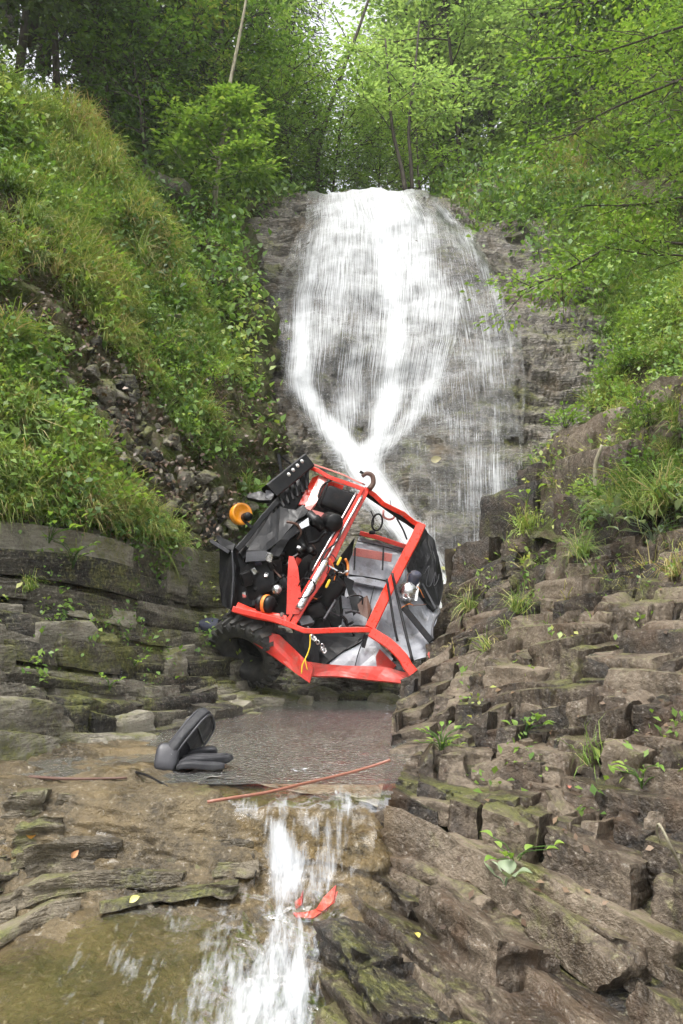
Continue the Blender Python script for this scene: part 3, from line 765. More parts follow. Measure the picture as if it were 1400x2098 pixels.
def herb_field(name, G, N, clumps, per, r, lab, accept=None, size=(.035, .075), spread=.07, bias=0.0, mat='leaf', aspect=.62, cat='ground cover', lift=.10):
    p, n = sampler(G, N, clumps, r, accept)
    k = np.repeat(np.arange(clumps), per); m = len(k)
    scl = np.sqrt(np.clip(p[:, 1] / 7.0, .8, 3.2))
    off = r.normal(0, 1, (m, 3)) * spread * scl[k][:, None]
    q = p[k] + off + n[k] * (r.random((m, 1)) * lift * scl[k][:, None] + .01)
    d = unit(r.normal(0, 1, (m, 3)) + n[k] * .5); nn = unit(n[k] * .5 + np.array([0, -.25, .9]) + r.normal(0, .35, (m, 3)))
    V, F = leaf_quads(q, d, nn, size[0] * (size[1] * 1.25 / size[0]) ** r.random(m) * scl[k], aspect)
    tint = np.clip(.5 + bias + .35 * fbm(p * .7, 3, 15)[k] + r.normal(0, .12, clumps)[k] + r.normal(0, .07, m), 0, 1)
    me = fast_mesh(name, V, F, {'tint': np.repeat(tint, 4)})
    return put(name, me, M[mat], kind='stuff', label=lab, category=cat)

rv = np.random.default_rng(99)
# where rock shows through on the left slope
def bare_left(x, y):
    q = np.stack([x / 90, y / 90, x * 0], -1)
    gap = fbm(q, 3, 4) > .42
    band = seg_d(x, y, [(90, 590, 28, 1), (165, 740, 60, 1), (265, 880, 80, 1), (350, 990, 85, 1), (430, 1080, 80, 1)], 1) > .45
    return ~(gap | band)
grass_field('grass_cover', G_left, N_left, 6000, 13, rv, 'green and straw coloured grass on the steep left slope', bare_left, dry=.24, L=(.12, .32), bias=.0)
herb_field('leafy_ground_cover', G_left, N_left, 3400, 9, rv, 'low bright leafy herbs over the steep left slope', bare_left, bias=.2)
herb_field('leaf_litter', G_left, N_left, 700, 6, rv, 'brown dead leaves lying in the bare gully', lambda x, y: ~bare_left(x, y), size=(.03, .055), mat='litter', cat='leaf litter', lift=.02)
def gully_ok(x, y): return x < np.interp(y, [400, 430, 500, 600, 700, 800, 900], [560, 500, 490, 505, 515, 520, 520])
grass_field('gully_grass', G_bl, N_bl, 1000, 12, rv, 'grass fringe beside the rock left of the waterfall', gully_ok, bias=.0)
herb_field('gully_undergrowth', G_bl, N_bl, 2600, 10, rv, 'leafy undergrowth in the gully left of the waterfall', gully_ok, size=(.05, .10), spread=.14, lift=.25)
def right_ok(x, y): return ((y < 830) | (fbm(np.stack([x / 45, y / 45, x * 0], -1), 2, 18) > .32)) & (fbm(np.stack([x / 110, y / 110, x * 0], -1), 3, 8) < .45)
grass_field('slope_grass', G_right, N_right, 6500, 13, rv, 'drooping grass on the steep right slope', right_ok, bias=.06)
herb_field('slope_undergrowth', G_right, N_right, 3400, 10, rv, 'leafy undergrowth over the steep right slope', right_ok, size=(.03, .062), spread=.10, lift=.16, bias=.02)
def lip_ok(x, y): return (y < 470) & ((x < 640) | (x > 890))
def beside_fall(x, y):
    right = x > np.interp(y, [380, 450, 500, 600, 700, 800, 900], [890, 960, 1020, 1120, 1190, 1240, 1300]); left = (x < np.interp(y, [380, 430, 450], [640, 560, 480])) & (y < 440)
    return (y < 960) & (right | left) & ((y < 450) | (fbm(np.stack([x / 50, y / 50, x * 0], -1), 2, 19) > .1))
herb_field('valley_undergrowth', G_fall, N_fall, 1500, 10, rv, 'green undergrowth along the edges of the waterfall rock', beside_fall, size=(.05, .10), spread=.16, lift=.25)
grass_field('ledge_grass', G_fall, N_fall, 900, 12, rv, 'grass on the rock ledges beside the waterfall', beside_fall)
# small plants rooted in the joints of the rock banks
herb_field('bank_herbs', G_rb, N_rb, 150, 9, rv, 'small green herbs rooted in the right bank joints', lambda x, y: (x > 870) & ((y < 1250) | ((y < 1700) & (fbm(np.stack([x / 60, y / 60, x * 0], -1), 2, 3) > .5))), size=(.03, .06), spread=.05, lift=.22, bias=.15)
grass_field('bank_grass', G_rb, N_rb, 120, 12, rv, 'thin grass growing on top of the right bank', lambda x, y: (y < 1300), L=(.15, .35))
herb_field('wall_herbs', G_lb, N_lb, 170, 9, rv, 'small bright herbs in the left wall joints', lambda x, y: (y < 1420) & (fbm(np.stack([x / 70, y / 70, x * 0], -1), 2, 13) > .15), size=(.03, .055), spread=.05, lift=.25, bias=.18)
lp = np.array([q[0] for q in LIT]); ln_ = np.array([q[1] for q in LIT]); lm = len(lp)
V, F = leaf_quads(lp + ln_ * .008, unit(np.cross(ln_, rv.normal(0, 1, (lm, 3)))), ln_, rv.uniform(.03, .06, lm), .6)
put('bank_litter', fast_mesh('bank_litter', V, F, {'tint': np.repeat(rv.random(lm), 4)}), M['litter'], kind='stuff', label='brown dead leaves scattered over the right bank ledges', category='leaf litter')

# ---- trees
def limb_pts(p0, d, L, n, r, wob=.08, up=.0):
    pts = [np.array(p0, float)]; d = unit(np.array(d, float))
    for _ in range(n):
        d = unit(d + r.normal(0, wob, 3) + np.array([0, 0, up])); pts.append(pts[-1] + d * L / n)
    return np.array(pts)

def spray(pts, r, per, size, width, flat=.35, droop=.15):
    """leaves in flat sprays around a twig line"""
    t = r.random(per) ** .7 * (len(pts) - 1); i = np.minimum(t.astype(int), len(pts) - 2); f = (t - i)[:, None]
    c = pts[i] * (1 - f) + pts[i + 1] * f
    off = r.normal(0, 1, (per, 3)) * width * np.array([1, 1, flat])
    off[:, 2] -= droop * np.hypot(off[:, 0], off[:, 1])
    d = unit(off + unit(pts[-1] - pts[0]) * .08 + r.normal(0, .03, (per, 3)))
    n = unit(np.array([0, 0, 1.0]) + r.normal(0, .38, (per, 3)))
    return c + off, d, n, size * r.uniform(.7, 1.3, per)

def make_tree(name, seed, H, base, crown_r, limbs, per, size, rad, lean=(0, 0), flat=.3, aspect=.55, cl=0.9):
    r = np.random.default_rng(seed)
    n = 9; z = np.linspace(0, 1, n)
    tp = np.stack([lean[0] * H * z ** 1.5 + .03 * H * np.cumsum(r.normal(0, .35, n)) / 3, lean[1] * H * z ** 1.5 + .03 * H * np.cumsum(r.normal(0, .35, n)) / 3, H * z], 1)
    tp -= tp[0]; tp[0, 2] = -.4
    parts = [tube(tp, rad * (1 - z * .88), 7)]
    LP, LD, LN, LS, LT = [], [], [], [], []
    for k in range(limbs):
        u = base + (1 - base) * (k + r.random()) / limbs; u = min(u, .985)
        i = min(int(u * (n - 1)), n - 2); f = u * (n - 1) - i
        p0 = tp[i] * (1 - f) + tp[i + 1] * f
        az = k * 2.4 + r.normal(0, .4); prof = math.sin(math.pi * (.18 + .78 * (u - base) / (1 - base + 1e-6))) ** .7
        L = crown_r * prof * r.uniform(.65, 1.15)
        el = math.radians(r.uniform(8, 38) + 30 * (u > .85))
        lp = limb_pts(p0, (math.cos(az) * math.cos(el), math.sin(az) * math.cos(el), math.sin(el)), L, 5, r, .12, -.02)
        parts.append(tube(lp, np.linspace(rad * .38 * (1.1 - u * .6), .006, 6), 5, False))
        tone = r.normal(0, .14)
        for _ in range(5):
            j = r.integers(1, 5); az2 = az + r.normal(0, .9)
            tw = limb_pts(lp[j], (math.cos(az2), math.sin(az2), r.normal(.05, .22)), L * .55 * r.uniform(.6, 1.1), 4, r, .15)
            parts.append(tube(tw, np.linspace(.012, .004, 5), 3, False))
            m = per // 5
            a, b, c, s = spray(tw, r, m, size, crown_r * .10 * cl + .05, flat)
            LP.append(a); LD.append(b); LN.append(c); LS.append(s); LT.append(np.full(m, .5 + tone) + r.normal(0, .10, m) + .10 * (u - .5))
    V, F = leaf_quads(np.concatenate(LP), np.concatenate(LD), np.concatenate(LN), np.concatenate(LS), aspect)
    crown = fast_mesh(name + '_crown', V, F, {'tint': np.repeat(np.clip(np.concatenate(LT), 0, 1), 4)})
    tv, tf = join(parts)
    return pyd(name + '_trunk', tv, tf, True), crown

def make_spruce(name, seed, H, R, whorls=26, per=46, base=.05):
    r = np.random.default_rng(seed); z = np.linspace(0, 1, 7)
    tp = np.stack([.02 * H * z * r.normal(), .02 * H * z * r.normal(), H * z - .3], 1)
    parts = [tube(tp, .16 * (1 - z * .92), 7)]; LP, LD, LN, LS, LT = [], [], [], [], []
    for k in range(whorls):
        u = base + (1 - base) * k / whorls; L = R * (1 - u) ** .8 + .15
        for b in range(6):
            az = b * 1.05 + k * .6 + r.normal(0, .2)
            lp = limb_pts((0, 0, H * u), (math.cos(az), math.sin(az), -.12), L * r.uniform(.7, 1.1), 4, r, .06, -.04)
            lp[:, :2] += tp[min(6, int(u * 6)), :2]
            parts.append(tube(lp, np.linspace(.02, .004, 5), 3, False))
            a, d, n, s = spray(lp, r, per, .16, .10 + .05 * L, .25, .6)
            LP.append(a); LD.append(d); LN.append(n); LS.append(s); LT.append(r.uniform(.2, .8, per))
    V, F = leaf_quads(np.concatenate(LP), np.concatenate(LD), np.concatenate(LN), np.concatenate(LS), .22)
    tv, tf = join(parts)
    return pyd(name + '_trunk', tv, tf, True), fast_mesh(name + '_crown', V, F, {'tint': np.repeat(np.concatenate(LT), 4)})

def plant_tree(name, meshes, mats, label, loc, rz=0, sc=1.0, group=None, cat='tree', parts=('trunk', 'crown'), tilt=None):
    o = thing(name, label, cat, loc, group, rz, sc)
    if tilt: o.rotation_euler = (tilt[0], tilt[1], rz)
    for nm, me, mt in zip(parts, meshes, mats): put(nm, me, mt, o)
    return o

T_A = make_tree('beech', 1, 9.5, .22, 3.0, 30, 230, .17, .13)
T_B = make_tree('beech', 2, 11.5, .32, 3.4, 30, 240, .17, .15, lean=(.08, 0))
T_C = make_tree('ash', 3, 7.0, .12, 2.3, 24, 200, .14, .08, lean=(-.1, -.05))
T_D = make_tree('hazel', 4, 4.2, .08, 1.7, 20, 170, .10, .05, lean=(.05, -.15))
T_E = make_tree('hazel', 5, 3.0, .05, 1.4, 18, 150, .085, .035, lean=(-.12, -.1))
S_A = make_spruce('spruce', 6, 13, 2.6)
S_B = make_spruce('spruce', 8, 9, 2.0, 22, 40)
B = (M['bark'], M['leaf']); BF = (M['bark'], M['leaf_far']); BB = (M['bark'], M['leaf_bright']); BD = (M['bark'], M['leaf_dark']); BS = (M['bark'], M['needle'])

def copies(meshes, mat_leaf):
    """crown mesh copy with another leaf colour"""
    c = meshes[1].copy(); c.materials.clear(); c.materials.append(mat_leaf); return meshes[0], c
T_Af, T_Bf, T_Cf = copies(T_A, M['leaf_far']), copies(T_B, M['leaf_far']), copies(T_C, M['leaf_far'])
T_Db, T_Eb, T_Cb = copies(T_D, M['leaf_bright']), copies(T_E, M['leaf_bright']), copies(T_C, M['leaf_bright'])
T_Bd, T_Cd, T_Ed = copies(T_B, M['leaf_dark']), copies(T_C, M['leaf_dark']), copies(T_E, M['leaf_dark'])

# woodland above the lip
far = [(430, 420, 24, T_Af), (600, 425, 21, T_Eb), (640, 425, 24, T_Eb), (700, 425, 22, T_Eb), (890, 430, 30, T_Bf), (860, 430, 38, T_Af), (835, 430, 27, T_Cf),
       (905, 425, 26, T_Af), (890, 425, 33, T_Bf), (890, 415, 24, T_Bf), (925, 410, 29, T_Af), (950, 395, 21, T_Cf), (970, 380, 36, T_Bf), (1010, 370, 26, T_Af), (1050, 340, 32, T_Bf),
       (860, 430, 44, T_Bf), (930, 420, 42, T_Af), (1070, 300, 40, T_Bf), (680, 432, 19.5, T_Eb), (775, 432, 20, T_Eb), (730, 432, 21, T_Eb), (860, 430, 20, T_Eb), (820, 432, 23, T_Db), (750, 432, 24, T_Db), (655, 432, 30, T_Db)]
def far_label(x, Yd):
    a = 'beside the bright sky gap' if x < 720 else ('behind the middle of the lip' if x < 870 else 'at the right end of the lip')
    return ('low bushy tree ' if Yd < 22.5 else ('tall leafy tree ' if Yd < 30 else 'distant leafy tree ')) + a
for i, (x, y, Yd, mm) in enumerate(far):
    plant_tree('woodland_tree', mm, BF, far_label(x, Yd), P(x, y, Yd), rv.uniform(0, 6.28), rv.uniform(.9, 1.15), 'trees in the woodland above the lip')
# hillside on the right
rt = [(1080, 330, 19, T_Cf), (1120, 280, 22, T_Bf), (1180, 250, 20, T_Cb), (1230, 190, 21, T_Af), (1290, 200, 18, T_C), (1350, 150, 20, T_Bf), (1400, 90, 22, T_A), (1300, 80, 26, T_Bf), (1180, 180, 28, T_Bf),
      (1420, 330, 13, T_Db), (1480, 200, 16, T_A), (1460, 420, 11.6, T_D), (1330, 300, 16, T_E), (1130, 300, 18, T_Eb)]
for i, (x, y, Yd, mm) in enumerate(rt):
    lb = ('small tree at the right edge above the slope' if x > 1380 else ('leafy tree high on the right hillside' if y < 200 else 'leafy tree midway up the right hillside')) + (', far back' if Yd > 20.5 else '')
    plant_tree('hillside_tree', mm, B, lb, P(x, y, Yd), rv.uniform(0, 6.28), rv.uniform(.8, 1.05), 'trees on the right hillside')
# gully on the left: dark spruces and broad-leaved scrub in front of them
for i, (x, y, Yd, mm, s) in enumerate([(180, 260, 15.5, S_A, 1), (90, 120, 17, S_B, 1.1), (280, 330, 17, S_A, 1.1), (390, 340, 19.5, S_A, 1.2), (60, 60, 14, S_A, .9), (530, 400, 24, S_A, 1.25), (575, 415, 27, S_B, 1.3), (250, 200, 21, S_B, 1.4), (460, 380, 22, S_B, 1.4), (-60, 40, 13, S_A, .9), (20, 60, 19, S_A, 1.3)]):
    plant_tree('spruce_tree', mm, BS, ('dark spruce at the upper left corner' if x < 100 else ('dark spruce silhouetted left of the sky gap' if x > 500 else ('dark spruce in the middle of the left gully' if x < 330 else 'dark spruce behind the slender pale trunk'))), P(x, y, Yd), i * 1.3, s, 'spruces in the left gully')
for i, (x, y, Yd, mm) in enumerate([(330, 340, 15.5, T_C), (420, 400, 16.5, T_C), (300, 400, 14, T_D), (500, 400, 17.5, T_Db), (560, 410, 18.5, T_Db), (380, 420, 14.8, T_E), (600, 415, 18.2, T_E), (470, 420, 16, T_E), (220, 250, 14.2, T_D), (120, 180, 13.5, T_C), (340, 200, 20, T_Cf), (480, 330, 21, T_Cf), (545, 405, 17.6, T_Eb), (-40, 170, 11.5, T_Cd), (40, 120, 13, T_Cd)]):
    plant_tree('scrub_tree', mm, B, ('dark bushy tree at the upper left corner' if x < 130 else ('small broad-leaved tree in the dark left gully' if x < 350 else ('bushy young tree around the slender pale trunk' if x < 490 else 'bushy young tree beside the left end of the lip'))), P(x, y, Yd), i * 2.1, rv.uniform(.8, 1.05), 'small trees in the left gully')

def custom_tree(name, label, trunk, radii, sprays, leafmat, barkmat, size=.09, cat='tree', seed=0, per=60, tw=.12, aspect=.55, group=None):
    """trunk and limbs as polylines of (px, py, Y); sprays = polylines that carry leaves"""
    r = np.random.default_rng(seed)
    tp = crm(np.array([P(*q) for q in trunk]), np.linspace(0, 1, 14))
    o = world_thing(name, label, cat, tp[0], group)
    tv, tf = tube(tp, np.interp(np.linspace(0, 1, 14), np.linspace(0, 1, len(radii)), radii), 7)
    put('trunk', pyd('trunk', tv, tf, True), barkmat, o)
    parts = []; A, D, N_, S_ = [], [], [], []
    for ln, wd, mult in sprays:
        lp = crm(np.array([P(*q) for q in ln]), np.linspace(0, 1, 10))
        parts.append(tube(lp, np.linspace(.014, .004, 10), 5, False))
        L = np.linalg.norm(lp[-1] - lp[0])
        for _ in range(int(7 * mult)):
            j = r.integers(2, 9); d = unit(lp[j + 1] - lp[j]) + r.normal(0, .7, 3) * np.array([1, 1, .35])
            tw_ = limb_pts(lp[j], d, L * .28 * r.uniform(.5, 1.2), 3, r, .12)
            parts.append(tube(tw_, np.linspace(.006, .002, 4), 3, False))
            a, d_, n, s = spray(tw_, r, per, size, wd, .3, .2); A.append(a); D.append(d_); N_.append(n); S_.append(s)
    lv, lf = join(parts); put('branch', pyd('branch', lv, lf, True), barkmat, o)
    m = sum(map(len, A)); V, F = leaf_quads(np.concatenate(A), np.concatenate(D), np.concatenate(N_), np.concatenate(S_), aspect)
    put('crown', fast_mesh('crown', V, F, {'tint': np.repeat(np.clip(r.normal(.5, .17, m), 0, 1), 4)}), leafmat, o)
    return o

custom_tree('slender_tree', 'slender pale trunk rising from the ledge left of the waterfall', [(440, 448, 13.6), (443, 380, 13.6), (458, 270, 13.7), (470, 180, 13.8), (492, 70, 13.9), (515, -60, 14.0)], [.055, .05, .045, .035, .03, .02],
            [([(455, 290, 13.7), (480, 240, 13.4), (500, 205, 13.2)], .16, 1.4), ([(450, 320, 13.7), (420, 270, 13.5), (395, 225, 13.3)], .16, 1.2), ([(448, 340, 13.6), (490, 310, 13.2), (540, 300, 13)], .15, 1.2),
             ([(449, 330, 13.6), (400, 310, 13.3), (370, 290, 13.2)], .14, 1.0), ([(462, 230, 13.7), (470, 200, 13.4), (490, 190, 13.2)], .14, 1.2), ([(446, 370, 13.6), (500, 350, 13.2), (560, 345, 12.9)], .13, 1.0), ([(446, 380, 13.6), (400, 360, 13.2), (350, 300, 13)], .13, 1.1), ([(450, 330, 13.6), (390, 260, 13.2), (345, 225, 13)], .13, .8), ([(455, 300, 13.6), (510, 260, 13.2), (545, 240, 13)], .12, .7)], M['leaf_bright'], M['bark_pale'], .11, seed=3, per=46)
custom_tree('leaning_tree', 'thin dark trunk leaning right beside the bright sky gap', [(650, 410, 19), (655, 300, 19), (690, 180, 19), (735, 60, 19.2), (775, -60, 19.4)], [.07, .06, .05, .04, .03],
            [([(690, 180, 19), (660, 120, 18.8), (640, 60, 18.6)], .2, .5), ([(720, 100, 19), (690, 40, 18.8), (660, 0, 18.6)], .2, .5)], M['leaf_far'], M['bark'], .11, seed=5, per=30)
custom_tree('forked_tree', 'dark trunk leaning left just behind the waterfall lip', [(832, 398, 17.6), (822, 340, 17.7), (805, 270, 17.8), (798, 190, 18), (790, 80, 18.2)], [.06, .05, .042, .034, .02],
            [([(805, 270, 17.8), (760, 210, 17.6), (720, 190, 17.4)], .22, 1.2), ([(800, 220, 17.8), (850, 180, 17.6), (880, 150, 17.4)], .22, 1.2), ([(795, 150, 18), (750, 110, 17.8), (700, 90, 17.6)], .22, 1.2)], M['leaf_far'], M['bark'], .11, seed=6, per=40)
custom_tree('upright_tree', 'straight dark trunk behind the lip, right of its leaning neighbour', [(845, 398, 17.9), (842, 330, 17.9), (838, 260, 18), (850, 150, 18.2), (860, 40, 18.4)], [.05, .045, .04, .03, .02],
            [([(840, 280, 18), (880, 240, 17.7), (920, 230, 17.5)], .22, 1.2), ([(845, 200, 18), (800, 150, 17.8), (790, 120, 17.6)], .22, 1.0)], M['leaf_far'], M['bark'], .11, seed=7, per=40)
# beech reaching in from the right
custom_tree('overhanging_beech', 'beech with leafy boughs hanging in from the right edge', [(1760, 900, 7.6), (1700, 600, 7.4), (1640, 300, 7.2), (1560, 0, 7.0), (1500, -300, 6.8)], [.12, .11, .1, .08, .05],
            [([(1690, 560, 7.4), (1420, 525, 6.8), (1330, 522, 6.6), (1240, 505, 6.4)], .10, 1.2), ([(1400, 500, 6.8), (1280, 495, 6.6), (1150, 560, 6.5), (1060, 600, 6.5)], .10, 2.6), ([(1420, 400, 6.9), (1300, 420, 6.7), (1190, 420, 6.6)], .10, 1.6),
             ([(1500, 120, 6.9), (1330, 190, 6.6), (1220, 240, 6.5), (1160, 290, 6.4)], .14, 1.5), ([(1520, 20, 6.9), (1380, 60, 6.5), (1260, 100, 6.3), (1150, 120, 6.2)], .15, 1.9), ([(1500, 250, 6.9), (1400, 290, 6.6), (1320, 300, 6.5)], .13, 1.1), ([(1500, -80, 6.8), (1350, -40, 6.5), (1200, 10, 6.3), (1060, 20, 6.2)], .15, 1.7), ([(1480, 330, 6.9), (1400, 350, 6.7), (1340, 390, 6.6)], .12, .8)],
            M['leaf_bright'], M['bark'], .05, seed=9, per=52)

# shrubs and big grass tufts that can be told apart on the slopes
def make_shrub(seed, stems, per, size, H):
    r = np.random.default_rng(seed); parts = []; A, D, N_, S_ = [], [], [], []
    for k in range(stems):
        az = r.uniform(0, 6.28); lp = limb_pts((0, 0, -.03), (math.cos(az) * .7, math.sin(az) * .7, 1), H * r.uniform(.6, 1.1), 4, r, .15, -.05)
        parts.append(tube(lp, np.linspace(.008, .002, 5), 4, False))
        a, d, n, s = spray(lp[1:], r, per, size, H * .16, .5, .2); A.append(a); D.append(d); N_.append(n); S_.append(s)
    V, F = leaf_quads(np.concatenate(A), np.concatenate(D), np.concatenate(N_), np.concatenate(S_), .6)
    tv, tf = join(parts)
    return pyd('shrub_stem', tv, tf), fast_mesh('shrub_leaves', V, F, {'tint': np.repeat(np.clip(r.normal(.55, .16, len(V) // 4), 0, 1), 4)})

def make_tuft(seed, n, L, droop=1.0, w=.004, dry=.2):
    r = np.random.default_rng(seed); p = r.normal(0, .03, (n, 3)) * [1, 1, .2]
    V, F = blades(p, np.array([0, 0, 1.0]) + r.normal(0, .5, (n, 3)), r.uniform(.5, 1.1, n) * L, np.full(n, w), r.uniform(.6, 1.5, n) * droop, r)
    return fast_mesh('grass_tuft', V, F, {'tint': np.repeat(np.clip(np.where(r.random(n) < dry, .82, .42) + r.normal(0, .08, n), 0, 1), 8)})

SH = [make_shrub(30 + k, 9, 26, .07, .5) for k in range(4)]; SHb = [copies(s, M['leaf_bright']) for s in SH]
TU = [make_tuft(50 + k, 130, .38 + .06 * k) for k in range(3)]
def surf_pt(G, N, x, y):
    X, Yp = proj(G.reshape(-1, 3)); k = np.argmin((X - x) ** 2 + (Yp - y) ** 2 + 3.0 * G.reshape(-1, 3)[:, 1] ** 2)
    return G.reshape(-1, 3)[k], N.reshape(-1, 3)[k]
def slope_label(k, x, y):
    return k + (' high on the left slope' if y < 620 else (' midway up the left slope' if y < 860 else ' just above the left rock wall')) + (' at the left edge' if x < 110 else (' near the scree gully' if x < 320 else ' beside the waterfall rock'))
def rslope_label(k, x, y):
    return k + (' high on the right slope' if y < 600 else (' midway up the right slope' if y < 850 else ' just above the right rock bank')) + (' at the right edge' if x > 1300 else ' towards the waterfall')
for i in range(46):
    x, y = rv.uniform(0, 520), rv.uniform(380, 1060)
    if not (x < 80 + (y - 100) * .62 and x < 560) or not bare_left(np.array([x]), np.array([y]))[0]: continue
    p, n = surf_pt(G_left, N_left, x, y)
    plant_tree('shrub', (SH, SHb)[i % 2][i % 4], B, slope_label('low leafy shrub', x, y), p, i * 1.7, rv.uniform(.5, 1.0), 'leafy shrubs on the left slope', 'shrub', ('stem', 'foliage'), (n[1] * -.4, n[0] * .4))
for i in range(40):
    x, y = rv.uniform(960, 1400), rv.uniform(330, 1050)
    if y < 1150 - (x - 900) * .9 + 0 and x < 1150 + 0 * y: continue
    p, n = surf_pt(G_right, N_right, x, y)
    plant_tree('shrub', (SH, SHb)[i % 2][i % 4], B, rslope_label('low leafy shrub', x, y), p, i * 1.3, rv.uniform(.5, 1.0), 'leafy shrubs on the right slope', 'shrub', ('stem', 'foliage'), (n[1] * -.4, n[0] * .4))
for i in range(34):
    x, y = rv.uniform(-10, 560), rv.uniform(450, 1060)
    if not (x < 120 + (y - 150) * .62) or not bare_left(np.array([x]), np.array([y]))[0]: continue
    p, n = surf_pt(G_left, N_left, x, y)
    o = put('grass_tuft', TU[i % 3], M['grass'], label=slope_label('drooping grass tuft', x, y), category='grass tuft', group='grass tufts on the left slope')
    o.location = p; o.rotation_euler = (-.5, n[0] * .5, i); o.scale = [rv.uniform(.7, 1.35)] * 3
for i in range(26):
    x, y = rv.uniform(1120, 1400), rv.uniform(560, 1080)
    p, n = surf_pt(G_right, N_right, x, y)
    o = put('grass_tuft', TU[i % 3], M['grass'], label=rslope_label('drooping grass tuft', x, y), category='grass tuft', group='grass tufts on the right slope')
    o.location = p; o.rotation_euler = (-.5, n[0] * .5, i); o.scale = [rv.uniform(.7, 1.2)] * 3
# ------------------------------------------------------------------ vehicle
M['red'] = simple('red paint', (.64, .026, .008), .34, dirt=.6, dirt_c=(.20, .05, .03), coat=.3, scale=9)
M['red_dull'] = simple('scraped red paint', (.46, .024, .012), .5, dirt=.7, dirt_c=(.16, .08, .06), scale=7)
M['pink'] = simple('red with painted sky sheen', (.62, .20, .17), .35, dirt=.3, scale=8, coat=.3)  # the red paint made paler, sky reflections put into its colour
M['black'] = simple('black plastic', (.005, .005, .006), .42, spec=.3, dirt=.35, dirt_c=(.035, .03, .026), scale=10)
M['dark'] = simple('dark oily metal', (.007, .007, .008), .45, .3, spec=.3, dirt=.5, dirt_c=(.045, .033, .026), scale=14)
M['grey'] = simple('grey moulded plastic', (.29, .30, .33), .45, dirt=.75, dirt_c=(.13, .12, .11), scale=7)
M['chrome'] = simple('bright steel', (.62, .62, .62), .22, .9, dirt=.4, dirt_c=(.2, .18, .15), scale=14)
M['rubber'] = simple('tyre rubber', (.03, .029, .027), .65, dirt=.6, dirt_c=(.09, .08, .06), scale=10)
M['fabric'] = simple('black seat fabric', (.016, .016, .019), .7, dirt=.4, dirt_c=(.06, .06, .065), scale=12)
M['vinyl'] = simple('dark grey vinyl', (.03, .03, .035), .5, dirt=.4, dirt_c=(.08, .08, .09), scale=9)
M['amber'] = simple('amber beacon lens', (.85, .30, .012), .2, dirt=.15, coat=.6)
M['yellow'] = simple('yellow cable', (.72, .50, .03), .5, dirt=.2)
M['orange'] = simple('orange cable', (.75, .22, .03), .5, dirt=.2)
M['brown'] = simple('rusty brown sheet', (.10, .05, .035), .6, dirt=.5, scale=12)
M['white'] = simple('white paint', (.78, .78, .76), .5, dirt=.3)
M['hose'] = simple('copper coloured hose', (.24, .095, .06), .4, dirt=.3, dirt_c=(.36, .22, .18), scale=20)
M['navy'] = simple('dark blue cloth', (.03, .035, .06), .7, dirt=.4)

def section(w, h, c=.22):
    x, y = w / 2, h / 2; k = min(x, y) * c
    return np.array([(x - k, -y), (x, -y + k), (x, y - k), (x - k, y), (-x + k, y), (-x, y - k), (-x, -y + k), (-x + k, -y)])

def beam_geo(pts, w, h, roll=0.0, bend=0.0, seed=0):
    pts = np.asarray(pts, float)
    if bend and len(pts) == 2:
        t = np.linspace(0, 1, 7)[:, None]; r = np.random.default_rng(seed)
        o = np.stack([vnoise(np.array([[x * 3, seed + 7.3, k * 5.1] for x in t[:, 0]]), 3) for k in range(3)], -1) * bend * np.sin(np.pi * t)
        pts = pts[0] * (1 - t) + pts[1] * t + o
    tan = unit(np.gradient(pts, axis=0)); V = []; s = section(w, h)
    ca, sa = math.cos(roll), math.sin(roll); s = np.stack([s[:, 0] * ca - s[:, 1] * sa, s[:, 0] * sa + s[:, 1] * ca], 1)
    for p, t in zip(pts, tan):
        view = unit(p - CAM); u = unit(np.cross(t, view)); v = np.cross(u, t)
        V.append(p + s[:, :1] * u + s[:, 1:] * v)
    n = len(pts); V = np.concatenate(V); F = []
    for k in range(n - 1):
        for i in range(8):
            j = (i + 1) % 8; F.append((k * 8 + i, k * 8 + j, k * 8 + 8 + j, k * 8 + 8 + i))
    b = len(V); V = np.concatenate([V, pts[[0]], pts[[-1]]])
    for i in range(8):
        j = (i + 1) % 8; F.append((b, j, i, i)); F.append((b + 1, (n - 1) * 8 + i, (n - 1) * 8 + j, (n - 1) * 8 + j))
    return V, np.array(F)

def beam(name, parent, mat, a, b, w, h=None, roll=0.0, bend=0.0, more=(), **kw):
    pts = [P(*a)] + [P(*m) for m in more] + [P(*b)]
    if len(pts) > 2: pts = crm(np.array(pts), np.linspace(0, 1, 8))
    V, F = beam_geo(pts, w, h or w, roll, bend, seed=len(name) + int(a[0]))
    return put(name, pyd(name, V, F), mat, parent, **kw)

def plate(name, parent, mat, pts, th=.02, dent=.01, cuts=2, away=None, **kw):
    """sheet of given thickness through the points (px, py, Y), dented"""
    import bmesh
    p = np.array([P(*q) for q in pts]); n = np.zeros(3)
    for i in range(len(p)): n += np.cross(p[i] - p.mean(0), p[(i + 1) % len(p)] - p.mean(0))
    n = unit(n); n = n if n @ (p.mean(0) - CAM) > 0 else -n
    bm = bmesh.new(); f = bm.faces.new([bm.verts.new(v) for v in p])
    bmesh.ops.triangulate(bm, faces=[f])
    for _ in range(cuts): bmesh.ops.subdivide_edges(bm, edges=bm.edges[:], cuts=1, use_grid_fill=True)
    for v in bm.verts:
        c = np.array(v.co); v.co = Vector(c + n * dent * float(fbm(c[None] * 6.0 + 3.1, 2, int(abs(pts[0][0])))[0]))
    bm.normal_update()
    r = bmesh.ops.extrude_face_region(bm, geom=bm.faces[:])
    for v in [g for g in r['geom'] if isinstance(g, bmesh.types.BMVert)]: v.co += Vector(n * th)
    bmesh.ops.recalc_face_normals(bm, faces=bm.faces[:])
    me = bpy.data.meshes.new(name); bm.to_mesh(me); bm.free()
    return put(name, me, mat, parent, **kw)

